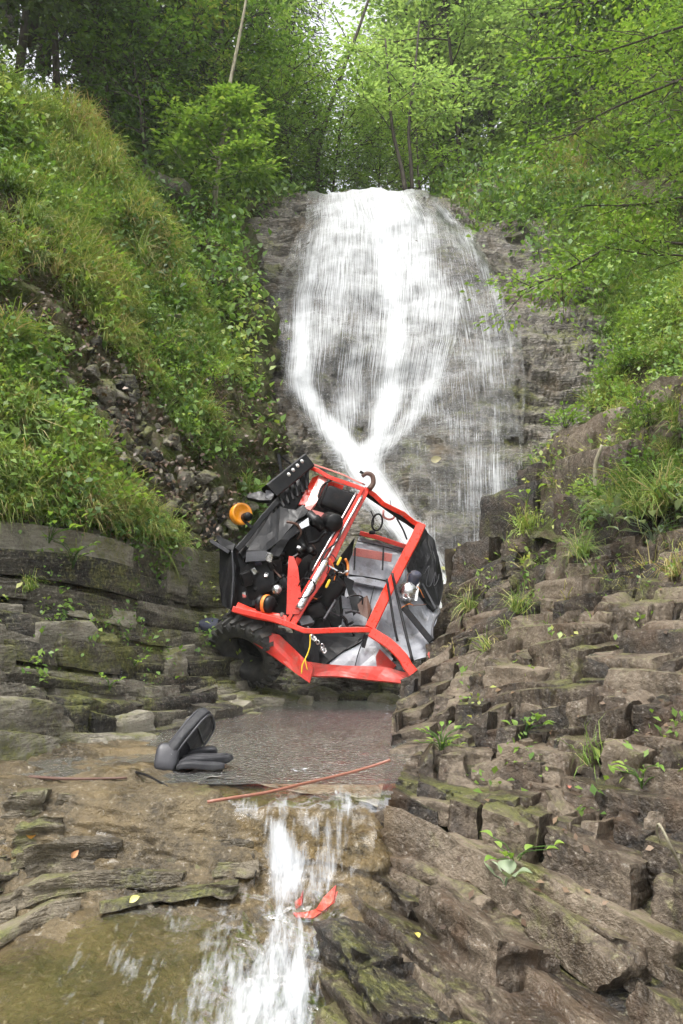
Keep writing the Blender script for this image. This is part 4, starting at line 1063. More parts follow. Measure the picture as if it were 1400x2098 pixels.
def pipe(name, parent, mat, pts, r, sides=8, n=16, **kw):
    V, F = tube(crm(np.array([P(*q) for q in pts]), np.linspace(0, 1, n)), r, sides)
    return put(name, pyd(name, V, F, True), mat, parent, **kw)

def rbox(name, parent, mat, c, ax, size, r=.3, n=6, amp=.0, cp=None, **kw):
    """rounded box: centre (px, py, Y), axes = two direction vectors, size = half extents"""
    C, F = rounded_cube(n, r); a = unit(np.array(ax[0], float)); b = np.array(ax[1], float); b = unit(b - a * (a @ b)); d = np.cross(a, b)
    V = (cp if cp is not None else P(*c)) + C[:, :1] * a * size[0] + C[:, 1:2] * b * size[1] + C[:, 2:] * d * size[2]
    if amp: V = V + amp * np.stack([vnoise(V * 7, 1), vnoise(V * 7, 2), vnoise(V * 7, 3)], -1)
    return put(name, fast_mesh(name, V, F, smooth=True), mat, parent, **kw)

def lathe(name, parent, mat, c, axis, prof, sides=28, cp=None, **kw):
    """prof = [(radius, distance along axis)]"""
    a = unit(np.array(axis, float)); u = unit(np.cross(a, [0.3, 0.2, 1.0])); w = np.cross(a, u); c = cp if cp is not None else P(*c)
    t = np.arange(sides) * 2 * math.pi / sides
    V = np.concatenate([c + a * z + r * (np.cos(t)[:, None] * u + np.sin(t)[:, None] * w) for r, z in prof]); F = []
    for k in range(len(prof) - 1):
        for i in range(sides):
            j = (i + 1) % sides; F.append((k * sides + i, k * sides + j, (k + 1) * sides + j, (k + 1) * sides + i))
    return put(name, pyd(name, V, F, True), mat, parent, **kw)

car = world_thing('wrecked_vehicle', 'smashed red utility vehicle lying on its side below the waterfall', 'vehicle', P(650, 1400, 7.8))
# --- dark inside of the wreck, so that nothing shows through the engine bay
plate('bulkhead', car, M['dark'], [(482, 1120, 8.3), (560, 1030, 8.5), (640, 985, 8.75), (740, 1015, 8.7), (672, 1170, 8.35), (612, 1275, 8.0), (486, 1246, 8.0)], .05, .03)
plate('floor_pan', car, M['black'], [(600, 1285, 8.1), (640, 1210, 8.3), (690, 1150, 8.5), (728, 1100, 8.75), (715, 1180, 8.6), (700, 1290, 8.2), (690, 1340, 8.1), (640, 1368, 8.0)], .04, .03)
# --- red frame
fr_ = M['red']
beam('side_pillar', car, fr_, (752, 1003, 8.25), (597, 1284, 7.62), .062, .085, bend=.045)
beam('side_pillar', car, fr_, (744, 1000, 8.2), (588, 1276, 7.6), .030, .05, bend=.045)
beam('cab_pillar', car, fr_, (862, 1078, 8.35), (757, 1290, 7.6), .098, .10, bend=.035)
beam('roof_rail', car, fr_, (750, 1002, 8.25), (864, 1080, 8.35), .05, .07, bend=.04)
beam('roof_rail', car, M['black'], (752, 1013, 8.3), (852, 1082, 8.4), .05, .05, bend=.035)
beam('top_channel', car, fr_, (636, 958, 8.5), (752, 1006, 8.25), .045, .08, bend=.035)
beam('top_channel', car, M['pink'], (640, 951, 8.52), (745, 992, 8.28), .016, .10, bend=.035)  # thin paler strip: sky highlight painted along the channel's upper side
beam('sill', car, fr_, (478, 1248, 7.65), (604, 1284, 7.6), .055, .08, bend=.035)
beam('sill', car, fr_, (600, 1282, 7.6), (762, 1290, 7.6), .05, .07, more=[(630, 1293, 7.55), (690, 1291, 7.58)])
beam('lower_strut', car, fr_, (762, 1296, 7.6), (848, 1380, 7.45), .095, .10, bend=.045)
plate('lower_skirt', car, M['red_dull'], [(628, 1356, 7.62), (700, 1363, 7.6), (790, 1366, 7.55), (854, 1384, 7.45), (846, 1402, 7.45), (770, 1394, 7.52), (690, 1385, 7.57), (636, 1384, 7.6)], .06, .03)
plate('side_panel', car, M['red_dull'], [(514, 1290, 7.72), (572, 1300, 7.68), (612, 1338, 7.62), (643, 1368, 7.58), (634, 1399, 7.55), (600, 1375, 7.6), (548, 1334, 7.66), (518, 1316, 7.72)], .03, .03)
plate('painted_shade', car, M['black'], [(500, 1282, 7.8), (600, 1296, 7.8), (650, 1300, 7.9), (655, 1370, 7.75), (620, 1345, 7.72), (575, 1300, 7.75)], .03, .02)  # black sheet standing in for the shade behind the side panel
plate('bracket', car, fr_, [(592, 1139, 7.68), (602, 1140, 7.68), (611, 1163, 7.66), (618, 1226, 7.62), (613, 1258, 7.6), (587, 1258, 7.6), (589, 1190, 7.64)], .03, .008)
plate('tray', car, fr_, [(488, 1234, 7.75), (520, 1246, 7.72), (588, 1262, 7.66), (596, 1282, 7.6), (540, 1268, 7.62), (480, 1252, 7.66)], .03, .012)
plate('tray', car, M['red_dull'], [(520, 1205, 7.95), (548, 1198, 7.95), (556, 1232, 7.9), (524, 1240, 7.9)], .03, .01)
plate('wheel_arch', car, fr_, [(640, 978, 8.5), (655, 972, 8.5), (628, 1034, 8.3), (612, 1034, 8.3)], .03, .01)
plate('wheel_arch', car, M['pink'], [(654, 974, 8.48), (672, 980, 8.45), (648, 1030, 8.28), (636, 1046, 8.25), (624, 1040, 8.27)], .03, .01, label='bright sky-lit strip of the red wheel arch')  # pinkish plate that paints the sky highlight on the red arch
plate('wheel_arch', car, fr_, [(674, 985, 8.5), (705, 995, 8.48), (698, 1008, 8.46), (670, 1000, 8.46)], .03, .01)
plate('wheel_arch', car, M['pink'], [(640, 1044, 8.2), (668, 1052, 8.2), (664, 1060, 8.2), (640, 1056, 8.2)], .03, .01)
pipe('arch_trim', car, M['black'], [(684, 982, 8.4), (664, 992, 8.38), (654, 1012, 8.34), (650, 1036, 8.3)], .012)
# --- cylinder and rods along the pillar
pipe('hydraulic_cylinder', car, M['chrome'], [(668, 1148, 7.86), (612, 1248, 7.6)], .036, 14)
pipe('cylinder_rod', car, M['chrome'], [(742, 1016, 8.15), (668, 1148, 7.86)], .014, 8)
pipe('cylinder_rod', car, M['chrome'], [(730, 1010, 8.15), (640, 1170, 7.8)], .010, 8)
pipe('hose', car, M['black'], [(612, 1200, 7.6), (622, 1185, 7.52), (640, 1190, 7.5), (646, 1205, 7.52), (632, 1222, 7.55), (612, 1226, 7.6)], .007)
pipe('hose', car, M['black'], [(700, 1085, 7.95), (690, 1110, 7.9), (668, 1130, 7.85), (655, 1160, 7.8)], .009)
# --- engine bay
plate('engine_cover', car, M['black'], [(505, 1128, 7.8), (548, 1066, 7.9), (575, 1038, 8.0), (606, 1044, 8.0), (622, 1034, 8.02), (634, 1050, 7.98), (610, 1064, 7.92), (570, 1110, 7.82), (545, 1128, 7.78)], .09, .015)
plate('engine_cover', car, M['vinyl'], [(505, 1130, 7.78), (545, 1128, 7.76), (556, 1134, 7.74), (545, 1148, 7.74), (503, 1151, 7.76)], .06, .006)
plate('engine_cover', car, M['black'], [(548, 1136, 7.76), (574, 1106, 7.8), (612, 1068, 7.9), (640, 1062, 7.94), (618, 1086, 7.88), (592, 1106, 7.82), (572, 1140, 7.78)], .08, .02)
plate('torn_sheet', car, M['chrome'], [(594, 1088, 7.84), (612, 1074, 7.88), (632, 1060, 7.92), (634, 1076, 7.9), (612, 1086, 7.86), (596, 1098, 7.82)], .01, .02)
rbox('tank', car, M['dark'], (698, 1030, 8.35), [(1, .1, -.42), (.42, .1, 1)], (.20, .12, .10), .35)
lathe('filter_canister', car, M['black'], (683, 1070, 7.95), (.35, -1, -.2), [(0, -.16), (.085, -.16), (.095, -.14), (.095, .02), (.088, .03), (.09, .04), (.082, .06), (0, .065)])
lathe('intake_pipe', car, M['black'], (645, 1066, 8.0), (1, -.2, -.9), [(0, -.1), (.05, -.1), (.055, -.08), (.055, -.02), (.066, -.01), (.066, .03), (.055, .04), (.055, .12), (0, .12)])
rbox('engine_block', car, M['dark'], (530, 1190, 8.0), [(1, -.2, .4), (-.4, .1, 1)], (.20, .17, .15), .2, amp=.03)
rbox('gearbox', car, M['dark'], (600, 1120, 8.1), [(1, -.2, .6), (-.4, .1, 1)], (.16, .12, .12), .3, amp=.03)
rbox('pump', car, M['dark'], (560, 1160, 7.9), [(1, .3, .2), (0, 1, .3)], (.08, .07, .09), .4, amp=.02)
lathe('pulley', car, M['black'], (546, 1238, 7.72), (1, -.5, -.1), [(0, -.09), (.065, -.09), (.085, -.07), (.085, -.03), (.06, -.02), (.06, .0), (.085, .01), (.085, .05), (.06, .08), (0, .08)])
pr = car.children[-1]
lathe('ring', pr, M['orange'], None, (1, -.5, -.1), [(.087, -.028), (.092, -.02), (.092, .0), (.087, .008)], cp=P(548, 1238, 7.71))
lathe('coupling_ball', car, M['chrome'], (568, 1208, 7.75), (.2, -1, .1), [(0, -.05), (.03, -.045), (.048, -.02), (.05, 0), (.048, .02), (.03, .045), (0, .05)])
re = np.random.default_rng(5)
for k in range(22):
    x, y = re.uniform(490, 640), 0; y = re.uniform(1110, 1235) - (x - 490) * .25
    q = [(x, y, 7.95 + re.normal(0, .08))]
    a = re.uniform(0, 6.28)
    for _ in range(3):
        a += re.normal(0, .7); q.append((q[-1][0] + math.cos(a) * re.uniform(10, 24), q[-1][1] + math.sin(a) * re.uniform(8, 20), q[-1][2] + re.normal(-.01, .04)))
    pipe('engine_hose', car, M[['dark', 'black', 'dark', 'chrome', 'brown'][k % 5]], q, re.uniform(.006, .018))
for x, y, Yv, m, s in [(522, 1170, 7.82, 'chrome', .022), (545, 1178, 7.8, 'chrome', .018), (553, 1140, 7.72, 'chrome', .03), (500, 1218, 7.8, 'chrome', .02), (612, 1125, 7.85, 'chrome', .02), (585, 1195, 7.8, 'dark', .04), (505, 1185, 7.8, 'dark', .05), (610, 1150, 7.9, 'red_dull', .03), (576, 1260, 7.62, 'chrome', .016), (530, 1150, 7.8, 'navy', .03)]:
    rbox('engine_fitting', car, M[m], (x, y, Yv), [(1, re.normal(0, .4), re.normal(0, .5)), (0, 1, re.normal(0, .5))], (s, s * .8, s * 1.4), .35, 4, amp=.01)
for k in range(14):
    x = re.uniform(492, 600); y = re.uniform(1135, 1235) - (x - 490) * .3; sz = re.uniform(.025, .06)
    rbox('engine_casting', car, M[['dark', 'black', 'dark', 'vinyl'][k % 4]], (x, y, re.uniform(7.85, 8.05)), [(1, re.normal(0, .5), re.normal(0, .8)), (0, 1, re.normal(0, .5))], (sz, sz * .7, sz * re.uniform(.6, 1.6)), .25, 4, amp=.02)
for k in range(9):
    x = re.uniform(520, 640); y = 1225 - (x - 500) * .9 + re.normal(0, 25)
    lathe('engine_spool', car, M[['dark', 'black', 'dark'][k % 3]], (x, y, re.uniform(7.85, 8.0)), (re.normal(0, 1), -1, re.normal(0, 1)), [(0, -.05), (.03, -.05), (.04, -.03), (.022, -.02), (.022, .02), (.04, .03), (.03, .05), (0, .05)], 14)
# --- bumper, grille and rails at the left
beam('bumper', car, M['black'], (552, 1010, 8.1), (630, 946, 8.45), .17, .13, bend=.015)
bp = car.children[-1]
for k in range(4):
    x, y = 592 + k * 9, 972 - k * 9
    lathe('bolt_cap', bp, M['white'], None, (-.2, -1, .2), [(0, -.02), (.016, -.018), (.018, 0), (.014, .02), (0, .022)], 10, cp=P(x, y, 8.14 + .035 * k))
beam('bumper_bracket', car, M['black'], (571, 931, 8.3), (577, 968, 8.3), .035)
beam('bumper_bracket', car, M['black'], (572, 933, 8.3), (598, 952, 8.35), .02)
beam('bumper_bracket', car, M['black'], (618, 938, 8.4), (632, 962, 8.4), .06)
beam('front_rail', car, M['black'], (484, 1128, 7.75), (566, 1030, 8.05), .055, .07, bend=.035)
plate('light_bracket', car, M['black'], [(508, 1012, 8.1), (535, 1008, 8.1), (562, 1015, 8.05), (556, 1026, 8.0), (530, 1024, 8.02), (506, 1018, 8.08)], .04, .012)
plate('light_bracket', car, M['vinyl'], [(545, 1004, 8.05), (564, 1004, 8.08), (556, 1024, 8.0), (544, 1018, 8.02)], .02, .006)
plate('tow_bracket', car, M['black'], [(444, 1094, 7.85), (452, 1100, 7.85), (482, 1114, 7.8), (478, 1128, 7.78), (456, 1122, 7.82), (446, 1108, 7.84)], .05, .01)
beam('tow_bracket', car, M['vinyl'], (432, 1108, 7.85), (470, 1132, 7.8), .035, .03)
plate('front_panel', car, M['black'], [(449, 1120, 7.88), (474, 1128, 7.8), (484, 1160, 7.78), (480, 1210, 7.74), (474, 1250, 7.72), (456, 1240, 7.78), (450, 1190, 7.85)], .07, .015)
pipe('front_trim', car, M['vinyl'], [(476, 1128, 7.78), (478, 1180, 7.75), (474, 1245, 7.7)], .010)
plate('front_panel', car, M['dark'], [(480, 1130, 7.9), (520, 1150, 7.9), (530, 1240, 7.85), (480, 1245, 7.85)], .05, .03)
plate('grille', car, M['black'], [(548, 1012, 8.3), (600, 965, 8.5), (636, 958, 8.6), (632, 1000, 8.5), (606, 1040, 8.3), (566, 1044, 8.2)], .06, .04)
for k in range(7):
    t0 = k / 6
    beam('grille_bar', car, M['dark'], (558 + 68 * t0, 1020 - 56 * t0, 8.12 + .3 * t0), (574 + 56 * t0, 1046 - 44 * t0, 8.05 + .3 * t0), .022, .03)
# --- beacon
lathe('beacon', car, M['amber'], (493, 1054, 7.92), (.75, -1, .1), [(.0, .02), (.04, .02), (.085, .035), (.108, .05), (.112, .03), (.112, -.02), (.1, -.05), (.06, -.07), (0, -.07)])
bc = car.children[-1]
lathe('beacon_base', bc, M['dark'], None, (.75, -1, .1), [(0, -.02), (.045, -.02), (.045, .05), (.03, .08), (0, .08)], 16, cp=P(504, 1060, 7.85))
beam('beacon_arm', car, M['black'], (500, 1066, 7.9), (520, 1085, 7.88), .03)
# --- cab
plate('cab_wall', car, M['grey'], [(736, 1100, 8.75), (830, 1124, 8.7), (812, 1180, 8.55), (768, 1282, 8.15), (700, 1284, 8.15), (708, 1210, 8.35), (716, 1150, 8.55)], .03, .035, 3)
plate('cab_step', car, M['grey'], [(716, 1182, 8.35), (742, 1182, 8.38), (802, 1196, 8.42), (798, 1206, 8.38), (714, 1190, 8.3)], .03, .006)
pipe('cab_seam', car, M['dark'], [(714, 1178, 8.42), (760, 1184, 8.42), (800, 1192, 8.45)], .008)
pipe('cab_seam', car, M['dark'], [(732, 1108, 8.66), (780, 1118, 8.64), (824, 1130, 8.62)], .007)
pipe('cab_seam', car, M['dark'], [(770, 1190, 8.4), (758, 1240, 8.25), (752, 1280, 8.1)], .005)
beam('cab_ledge', car, M['red_dull'], (738, 1092, 8.7), (838, 1122, 8.65), .05, .07, bend=.015)
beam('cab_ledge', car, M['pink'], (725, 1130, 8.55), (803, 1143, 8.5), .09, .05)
for x in (728, 786):
    beam('strap', car, M['black'], (x, 1122, 8.5), (x - 2, 1168, 8.42), .018, .012)
rbox('dashboard', car, M['black'], (668, 1215, 8.0), [(1, -.2, 1.4), (1, 0, -.7)], (.2, .10, .08), .3, amp=.04)
rbox('dashboard', car, M['dark'], (648, 1255, 7.85), [(1, -.2, .3), (-.3, 0, 1)], (.09, .07, .08), .3, amp=.03)
plate('torn_panel', car, M['black'], [(704, 1180, 8.1), (726, 1190, 8.1), (722, 1206, 8.08), (738, 1226, 8.05), (752, 1222, 8.0), (738, 1250, 8.0), (724, 1262, 8.0), (716, 1226, 8.05)], .015, .02)
plate('rusty_sheet', car, M['brown'], [(732, 1238, 7.95), (752, 1220, 7.95), (760, 1248, 7.85), (754, 1268, 7.85), (738, 1258, 7.9)], .02, .01)
plate('dash_bracket', car, M['grey'], [(700, 1220, 8.15), (720, 1228, 8.15), (722, 1248, 8.1), (702, 1246, 8.1)], .02, .01)
plate('battery_cover', car, M['vinyl'], [(608, 1262, 7.66), (634, 1262, 7.7), (644, 1276, 7.66), (618, 1282, 7.6)], .05, .012)
for k in range(34):
    x, y = re.uniform(625, 712), re.uniform(1150, 1285)
    q = [(x, y, 7.9 + re.normal(0, .06))]; a = re.uniform(0, 6.28)
    for _ in range(3):
        a += re.normal(0, .9); q.append((q[-1][0] + math.cos(a) * re.uniform(8, 18), q[-1][1] + math.sin(a) * re.uniform(8, 18), q[-1][2] + re.normal(0, .03)))
    pipe('cable', car, M[['dark', 'black', 'vinyl', 'dark', 'orange', 'black', 'chrome', 'black'][k % 8]], q, re.uniform(.004, .016), 6)
for (x, y) in ((672, 1196), (695, 1150)):
    rbox('yellow_lever', car, M['yellow'], (x, y, 7.8), [(.5, 0, 1), (1, 0, -.5)], (.045, .013, .013), .5, 4)
pipe('steering_column', car, M['vinyl'], [(688, 1230, 7.85), (664, 1270, 7.7)], .014)
# wheel-like mirror ring, grab handle, hook at the top
a_ = np.linspace(0, 2 * math.pi, 25)
V, F = tube(np.array([P(773 + 10.5 * math.cos(t) - 2 * math.sin(t), 1070 + 17 * math.sin(t), 8.45) for t in a_]), .011, 6, False)
put('mirror_ring', pyd('mirror_ring', V, F, True), M['black'], car)
pipe('mirror_stalk', car, M['black'], [(760, 1046, 8.4), (765, 1060, 8.42), (766, 1076, 8.44)], .006)
rbox('mirror_knob', car, M['black'], (763, 1091, 8.45), [(1, 0, -.1), (0, 1, 0)], (.035, .02, .02), .6, 4)
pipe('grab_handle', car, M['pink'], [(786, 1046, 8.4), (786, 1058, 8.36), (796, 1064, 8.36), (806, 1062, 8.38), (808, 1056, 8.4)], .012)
pipe('hook', car, M['brown'], [(757, 1002, 8.2), (765, 990, 8.2), (763, 975, 8.2), (752, 970, 8.2), (742, 976, 8.2)], np.linspace(.03, .02, 16), 10)
beam('hook_clamp', car, M['dark'], (738, 966, 8.2), (750, 974, 8.2), .03)
pipe('aerial', car, M['black'], [(802, 1043, 8.3), (801, 1032, 8.3), (799, 1024, 8.3)], .004, 5)
pipe('wiper_arm', car, M['vinyl'], [(813, 1062, 8.5), (826, 1085, 8.55), (834, 1105, 8.6)], .010, 6)
# --- below the sill
plate('lower_cab_wall', car, M['grey'], [(676, 1350, 7.9), (722, 1316, 8.0), (758, 1300, 7.95), (776, 1318, 7.9), (806, 1352, 7.8), (792, 1370, 7.72), (676, 1364, 7.78)], .03, .03, 3)
plate('underside', car, M['black'], [(600, 1290, 7.95), (750, 1296, 7.95), (740, 1314, 7.9), (700, 1336, 7.85), (668, 1360, 7.8), (640, 1366, 7.8)], .04, .04)
plate('torn_panel', car, M['black'], [(744, 1302, 7.8), (756, 1300, 7.8), (748, 1328, 7.78), (741, 1326, 7.78)], .01, .01)
pipe('cab_seam', car, M['dark'], [(742, 1318, 7.84), (734, 1340, 7.78), (728, 1364, 7.7)], .005)
plate('corner_gusset', car, M['red_dull'], [(770, 1345, 7.72), (778, 1330, 7.75), (812, 1362, 7.65), (806, 1370, 7.62), (772, 1366, 7.65)], .03, .01)
plate('foot_well', car, M['dark'], [(776, 1334, 7.9), (840, 1375, 7.7), (830, 1384, 7.65), (772, 1368, 7.75)], .03, .02)
pipe('yellow_cable', car, M['yellow'], [(636, 1300, 7.5), (635, 1325, 7.5), (628, 1345, 7.5), (620, 1362, 7.5), (618, 1380, 7.5)], .007, 6)
pipe('yellow_cable', car, M['yellow'], [(631, 1340, 7.5), (626, 1352, 7.49), (630, 1372, 7.49)], .005, 6)
for k in range(9):
    q = np.array([[640 + k * 3.2 + re.normal(0, 3), 1300 + k * 4.6 + re.normal(0, 2)]])[0]
    a_ = np.linspace(0, 2 * math.pi, 9); rr = 3.4
    V, F = tube(np.array([P(q[0] + rr * math.cos(t), q[1] + rr * 1.3 * math.sin(t), 7.5 + .02 * math.cos(t + k)) for t in a_]), .006, 5, False)
    put('chain_link', pyd('chain_link', V, F, True), M['chrome'], car)
# --- right end: grey cowl, black panel, struts
plate('rear_cowl', car, M['grey'], [(792, 1222, 8.0), (822, 1168, 8.25), (858, 1190, 8.3), (894, 1222, 8.3), (897, 1262, 8.2), (884, 1300, 8.0), (884, 1344, 7.8), (848, 1352, 7.7), (812, 1330, 7.75), (770, 1298, 7.75)], .04, .05, 3)
plate('cowl_lip', car, M['grey'], [(772, 1296, 7.66), (800, 1308, 7.64), (838, 1338, 7.6), (834, 1350, 7.55), (806, 1332, 7.58), (776, 1306, 7.62)], .03, .01)
plate('canvas_panel', car, M['black'], [(836, 1160, 8.25), (846, 1120, 8.35), (870, 1082, 8.45), (890, 1108, 8.45), (906, 1176, 8.35), (910, 1204, 8.3), (902, 1240, 8.2), (890, 1252, 8.15), (868, 1226, 8.15), (846, 1190, 8.2)], .05, .03, 3)
cp_ = car.children[-1]
pipe('chalk_line', cp_, M['vinyl'], [(869, 1176, 8.17), (880, 1160, 8.19), (874, 1196, 8.15), (882, 1200, 8.15), (893, 1172, 8.19), (889, 1200, 8.15), (897, 1190, 8.17), (900, 1176, 8.2)], .004, 5, 40)
lathe('headlamp', car, M['chrome'], (836, 1212, 8.05), (.1, -1, .3), [(.0, .1), (.06, .1), (.1, .02), (.11, -.02), (.1, -.04), (.03, .02), (0, .03)])
lathe('lamp_tube', car, M['navy'], (848, 1190, 8.05), (.3, -.6, 1), [(0, -.11), (.05, -.11), (.06, -.08), (.06, .08), (.04, .1), (0, .1)], 16)
beam('lamp_stay', car, M['chrome'], (858, 1190, 8.05), (852, 1232, 7.95), .03, .03)
for k in range(8):
    x, y = re.uniform(822, 856), re.uniform(1190, 1248)
    q = [(x, y, 7.9)]; a = re.uniform(0, 6.28)
    for _ in range(3):
        a += re.normal(0, 1); q.append((q[-1][0] + math.cos(a) * 9, q[-1][1] + math.sin(a) * 9, q[-1][2] + re.normal(0, .03)))
    pipe('wire', car, M[['orange', 'chrome', 'brown', 'black'][k % 4]], q, .005, 5)
beam('rear_strut', car, M['dark'], (828, 1245, 7.9), (884, 1314, 7.75), .06, .05)
beam('panel_stay', car, M['vinyl'], (866, 1196, 8.1), (893, 1246, 8.0), .02, .02)
pipe('rear_hose', car, M['black'], [(793, 1186, 7.8), (800, 1230, 7.75), (808, 1280, 7.66), (815, 1314, 7.62)], .012)
pipe('rear_hose', car, M['black'], [(804, 1174, 7.85), (816, 1230, 7.8), (830, 1290, 7.66), (846, 1356, 7.5)], .014)
pipe('rear_hose', car, M['vinyl'], [(898, 1242, 8.05), (900, 1256, 8.0), (890, 1272, 7.95), (886, 1296, 7.85), (888, 1312, 7.8)], .012)
plate('tail_panel', car, M['red_dull'], [(876, 1340, 7.75), (886, 1322, 7.78), (892, 1330, 7.76), (882, 1352, 7.72)], .03, .005)
# --- tyre
def tyre(cp, axis, R, W, parent):
    a = unit(np.array(axis, float)); u = unit(np.cross(a, [0.2, .3, 1.0])); w = np.cross(a, u)
    prof = [(R * .56, -W * .42), (R * .64, -W * .5), (R * .86, -W * .52), (R * .97, -W * .44), (R, -W * .25), (R, W * .25), (R * .97, W * .44), (R * .86, W * .52), (R * .64, W * .5), (R * .56, W * .42), (R * .56, -W * .42)]
    t_ = lathe('tyre', parent, M['rubber'], None, axis, prof, 40, cp=cp)
    parts = []
    for k in range(22):
        for s in (-1, 1):
            th = 2 * math.pi * (k + .25 * (s > 0)) / 22; rad = math.cos(th) * u + math.sin(th) * w; tg = -math.sin(th) * u + math.cos(th) * w
            C, F = rounded_cube(1, .05); d = unit(a * s * 1.0 + tg * .45); e = np.cross(rad, d)
            parts.append((cp + rad * R * 1.005 + a * s * W * .30 + C[:, :1] * d * W * .24 + C[:, 1:2] * e * .02 + C[:, 2:] * rad * .022, F))
            parts.append((cp + rad * R * .90 + a * s * W * .53 + C[:, :1] * rad * R * .09 + C[:, 1:2] * tg * .018 + C[:, 2:] * a * .012, F))
    V, F = join(parts); put('tread', fast_mesh('tread', V, F), M['rubber'], t_, kind='stuff')
    lathe('rim', t_, M['dark'], None, axis, [(R * .57, -W * .4), (R * .52, -W * .3), (R * .2, -W * .2), (0, -W * .22)], 24, cp=cp)
    return t_
tyre(P(512, 1326, 7.98), (-.40, -.72, -.58), .37, .28, car)
plate('mud_flap', car, M['black'], [(448, 1270, 7.85), (480, 1262, 7.8), (505, 1290, 7.75), (490, 1310, 7.78), (452, 1305, 7.85)], .03, .02)

# ------------------------------------------------------------------ loose things
seat_p = hitz(400, 1570, .71); sy = seat_p[1]
seat = world_thing('car_seat', 'torn-out black car seat lying folded in the shallow pool', 'car seat', seat_p)
def SP(px, py, dy=0.0): return P(px, py, sy + dy)
bc_ = (SP(412, 1486, .14) + SP(356, 1560, .0)) / 2 + np.array([0, .06, 0])
ba_ = unit(SP(416, 1482, .14) - SP(352, 1562, .0)); bb_ = np.array([.55, .8, .5]); bb_ = unit(bb_ - ba_ * (ba_ @ bb_)); bn_ = np.cross(ba_, bb_)
rbox('backrest', seat, M['fabric'], None, [ba_, bb_], (.20, .14, .040), .55, 9, amp=.012, cp=bc_)
sb_ = seat.children[-1]
t_ = np.linspace(0, 2 * math.pi, 41)
for sg in (-1, 1):
    ring = np.array([bc_ + ba_ * .185 * np.sign(math.cos(t)) * abs(math.cos(t)) ** .55 + bb_ * .125 * np.sign(math.sin(t)) * abs(math.sin(t)) ** .55 + bn_ * .036 * sg for t in t_])
    V, F = tube(ring, .007, 6, False); put('piping', pyd('piping', V, F, True), M['vinyl'], sb_)
for kk in range(3):
    V, F = tube(np.array([bc_ + ba_ * (-.14 + .1 * kk) + bb_ * x - bn_ * .041 for x in np.linspace(-.11, .11, 8)]), .005, 5); put('seam', pyd('seam', V, F, True), M['vinyl'], sb_)
rbox('backrest_lining', seat, M['vinyl'], None, [ba_, bb_], (.15, .11, .022), .5, 8, amp=.012, cp=bc_ + np.array([-.045, .04, .0]))
rbox('hinge_cover', seat, M['vinyl'], None, [(1, .1, -.15), (0, .6, 1)], (.068, .080, .045), .7, 9, amp=.014, cp=SP(343, 1552, -.03))
beam_pts = [SP(336, 1536, -.04), SP(352, 1548, -.06)]
V, F = beam_geo(beam_pts, .014, .02); put('bracket', pyd('bracket', V, F), M['chrome'], seat)
for kk, (x0, y0, x1, y1, d, w_) in enumerate([(362, 1572, 462, 1571, -.09, .030), (366, 1566, 474, 1556, -.03, .034), (372, 1558, 470, 1545, .04, .034), (380, 1552, 446, 1534, .11, .030), (440, 1566, 478, 1548, .02, .05)]):
    rbox('cushion_fold', seat, M['fabric'], None, [SP(x1, y1, d) - SP(x0, y0, d), (-.2, 1, .05)], (np.linalg.norm(SP(x1, y1, d) - SP(x0, y0, d)) / 2, w_, .020 + .005 * (kk % 2)), .6, 9, amp=.020, cp=(SP(x1, y1, d) + SP(x0, y0, d)) / 2)

hp = [hitz(425, 1643, .705), hitz(480, 1634, .715), hitz(540, 1625, .715), hitz(600, 1611, .725), hitz(660, 1597, .715), hitz(720, 1582, .72), hitz(765, 1569, .74), hitz(800, 1557, .77)]
V, F = tube(crm(np.array(hp), np.linspace(0, 1, 30)), .008, 8)
put('hose', pyd('hose', V, F, True), M['hose'], label='long copper-coloured hose stretched across the front of the pool', category='hose')

M['scrap'] = simple('wet red plastic', (.52, .06, .045), .4, dirt=.6, dirt_c=(.4, .2, .18), scale=16)
deb = world_thing('red_debris', 'crumpled red plastic panel caught in the white water', 'debris', P(640, 1875, 3.795))
plate('fragment', deb, M['scrap'], [(600, 1868, 3.805), (622, 1864, 3.795), (648, 1858, 3.785), (662, 1838, 3.805), (690, 1818, 3.825), (684, 1846, 3.795), (668, 1866, 3.765), (652, 1868, 3.755), (640, 1874, 3.745), (608, 1882, 3.765)], .012, .05, 3)
plate('fragment', deb, M['scrap'], [(646, 1860, 3.775), (664, 1838, 3.790), (690, 1818, 3.810), (684, 1846, 3.780), (662, 1866, 3.745)], .008, .04, 3)
plate('fragment', deb, M['red_dull'], [(596, 1850, 3.845), (614, 1836, 3.865), (620, 1822, 3.875), (616, 1850, 3.835), (602, 1862, 3.825)], .01, .02, 2)

def at_spot(key): return SPOT[key]
def leaf_outline(L, W, n=7):
    t = np.linspace(0, 1, n); w = W * np.sin(np.pi * t ** .8) ** .9; z = .12 * L * np.sin(np.pi * t)
    l = np.stack([t * L, w / 2, z + w * .25], 1); m = np.stack([t * L, t * 0, z], 1); rr_ = np.stack([t * L, -w / 2, z + w * .25], 1)
    V = np.concatenate([l, m, rr_]); F = []
    for i in range(n - 1):
        F.append((i, i + 1, n + i + 1, n + i)); F.append((n + i, n + i + 1, 2 * n + i + 1, 2 * n + i))
    return V, np.array(F)

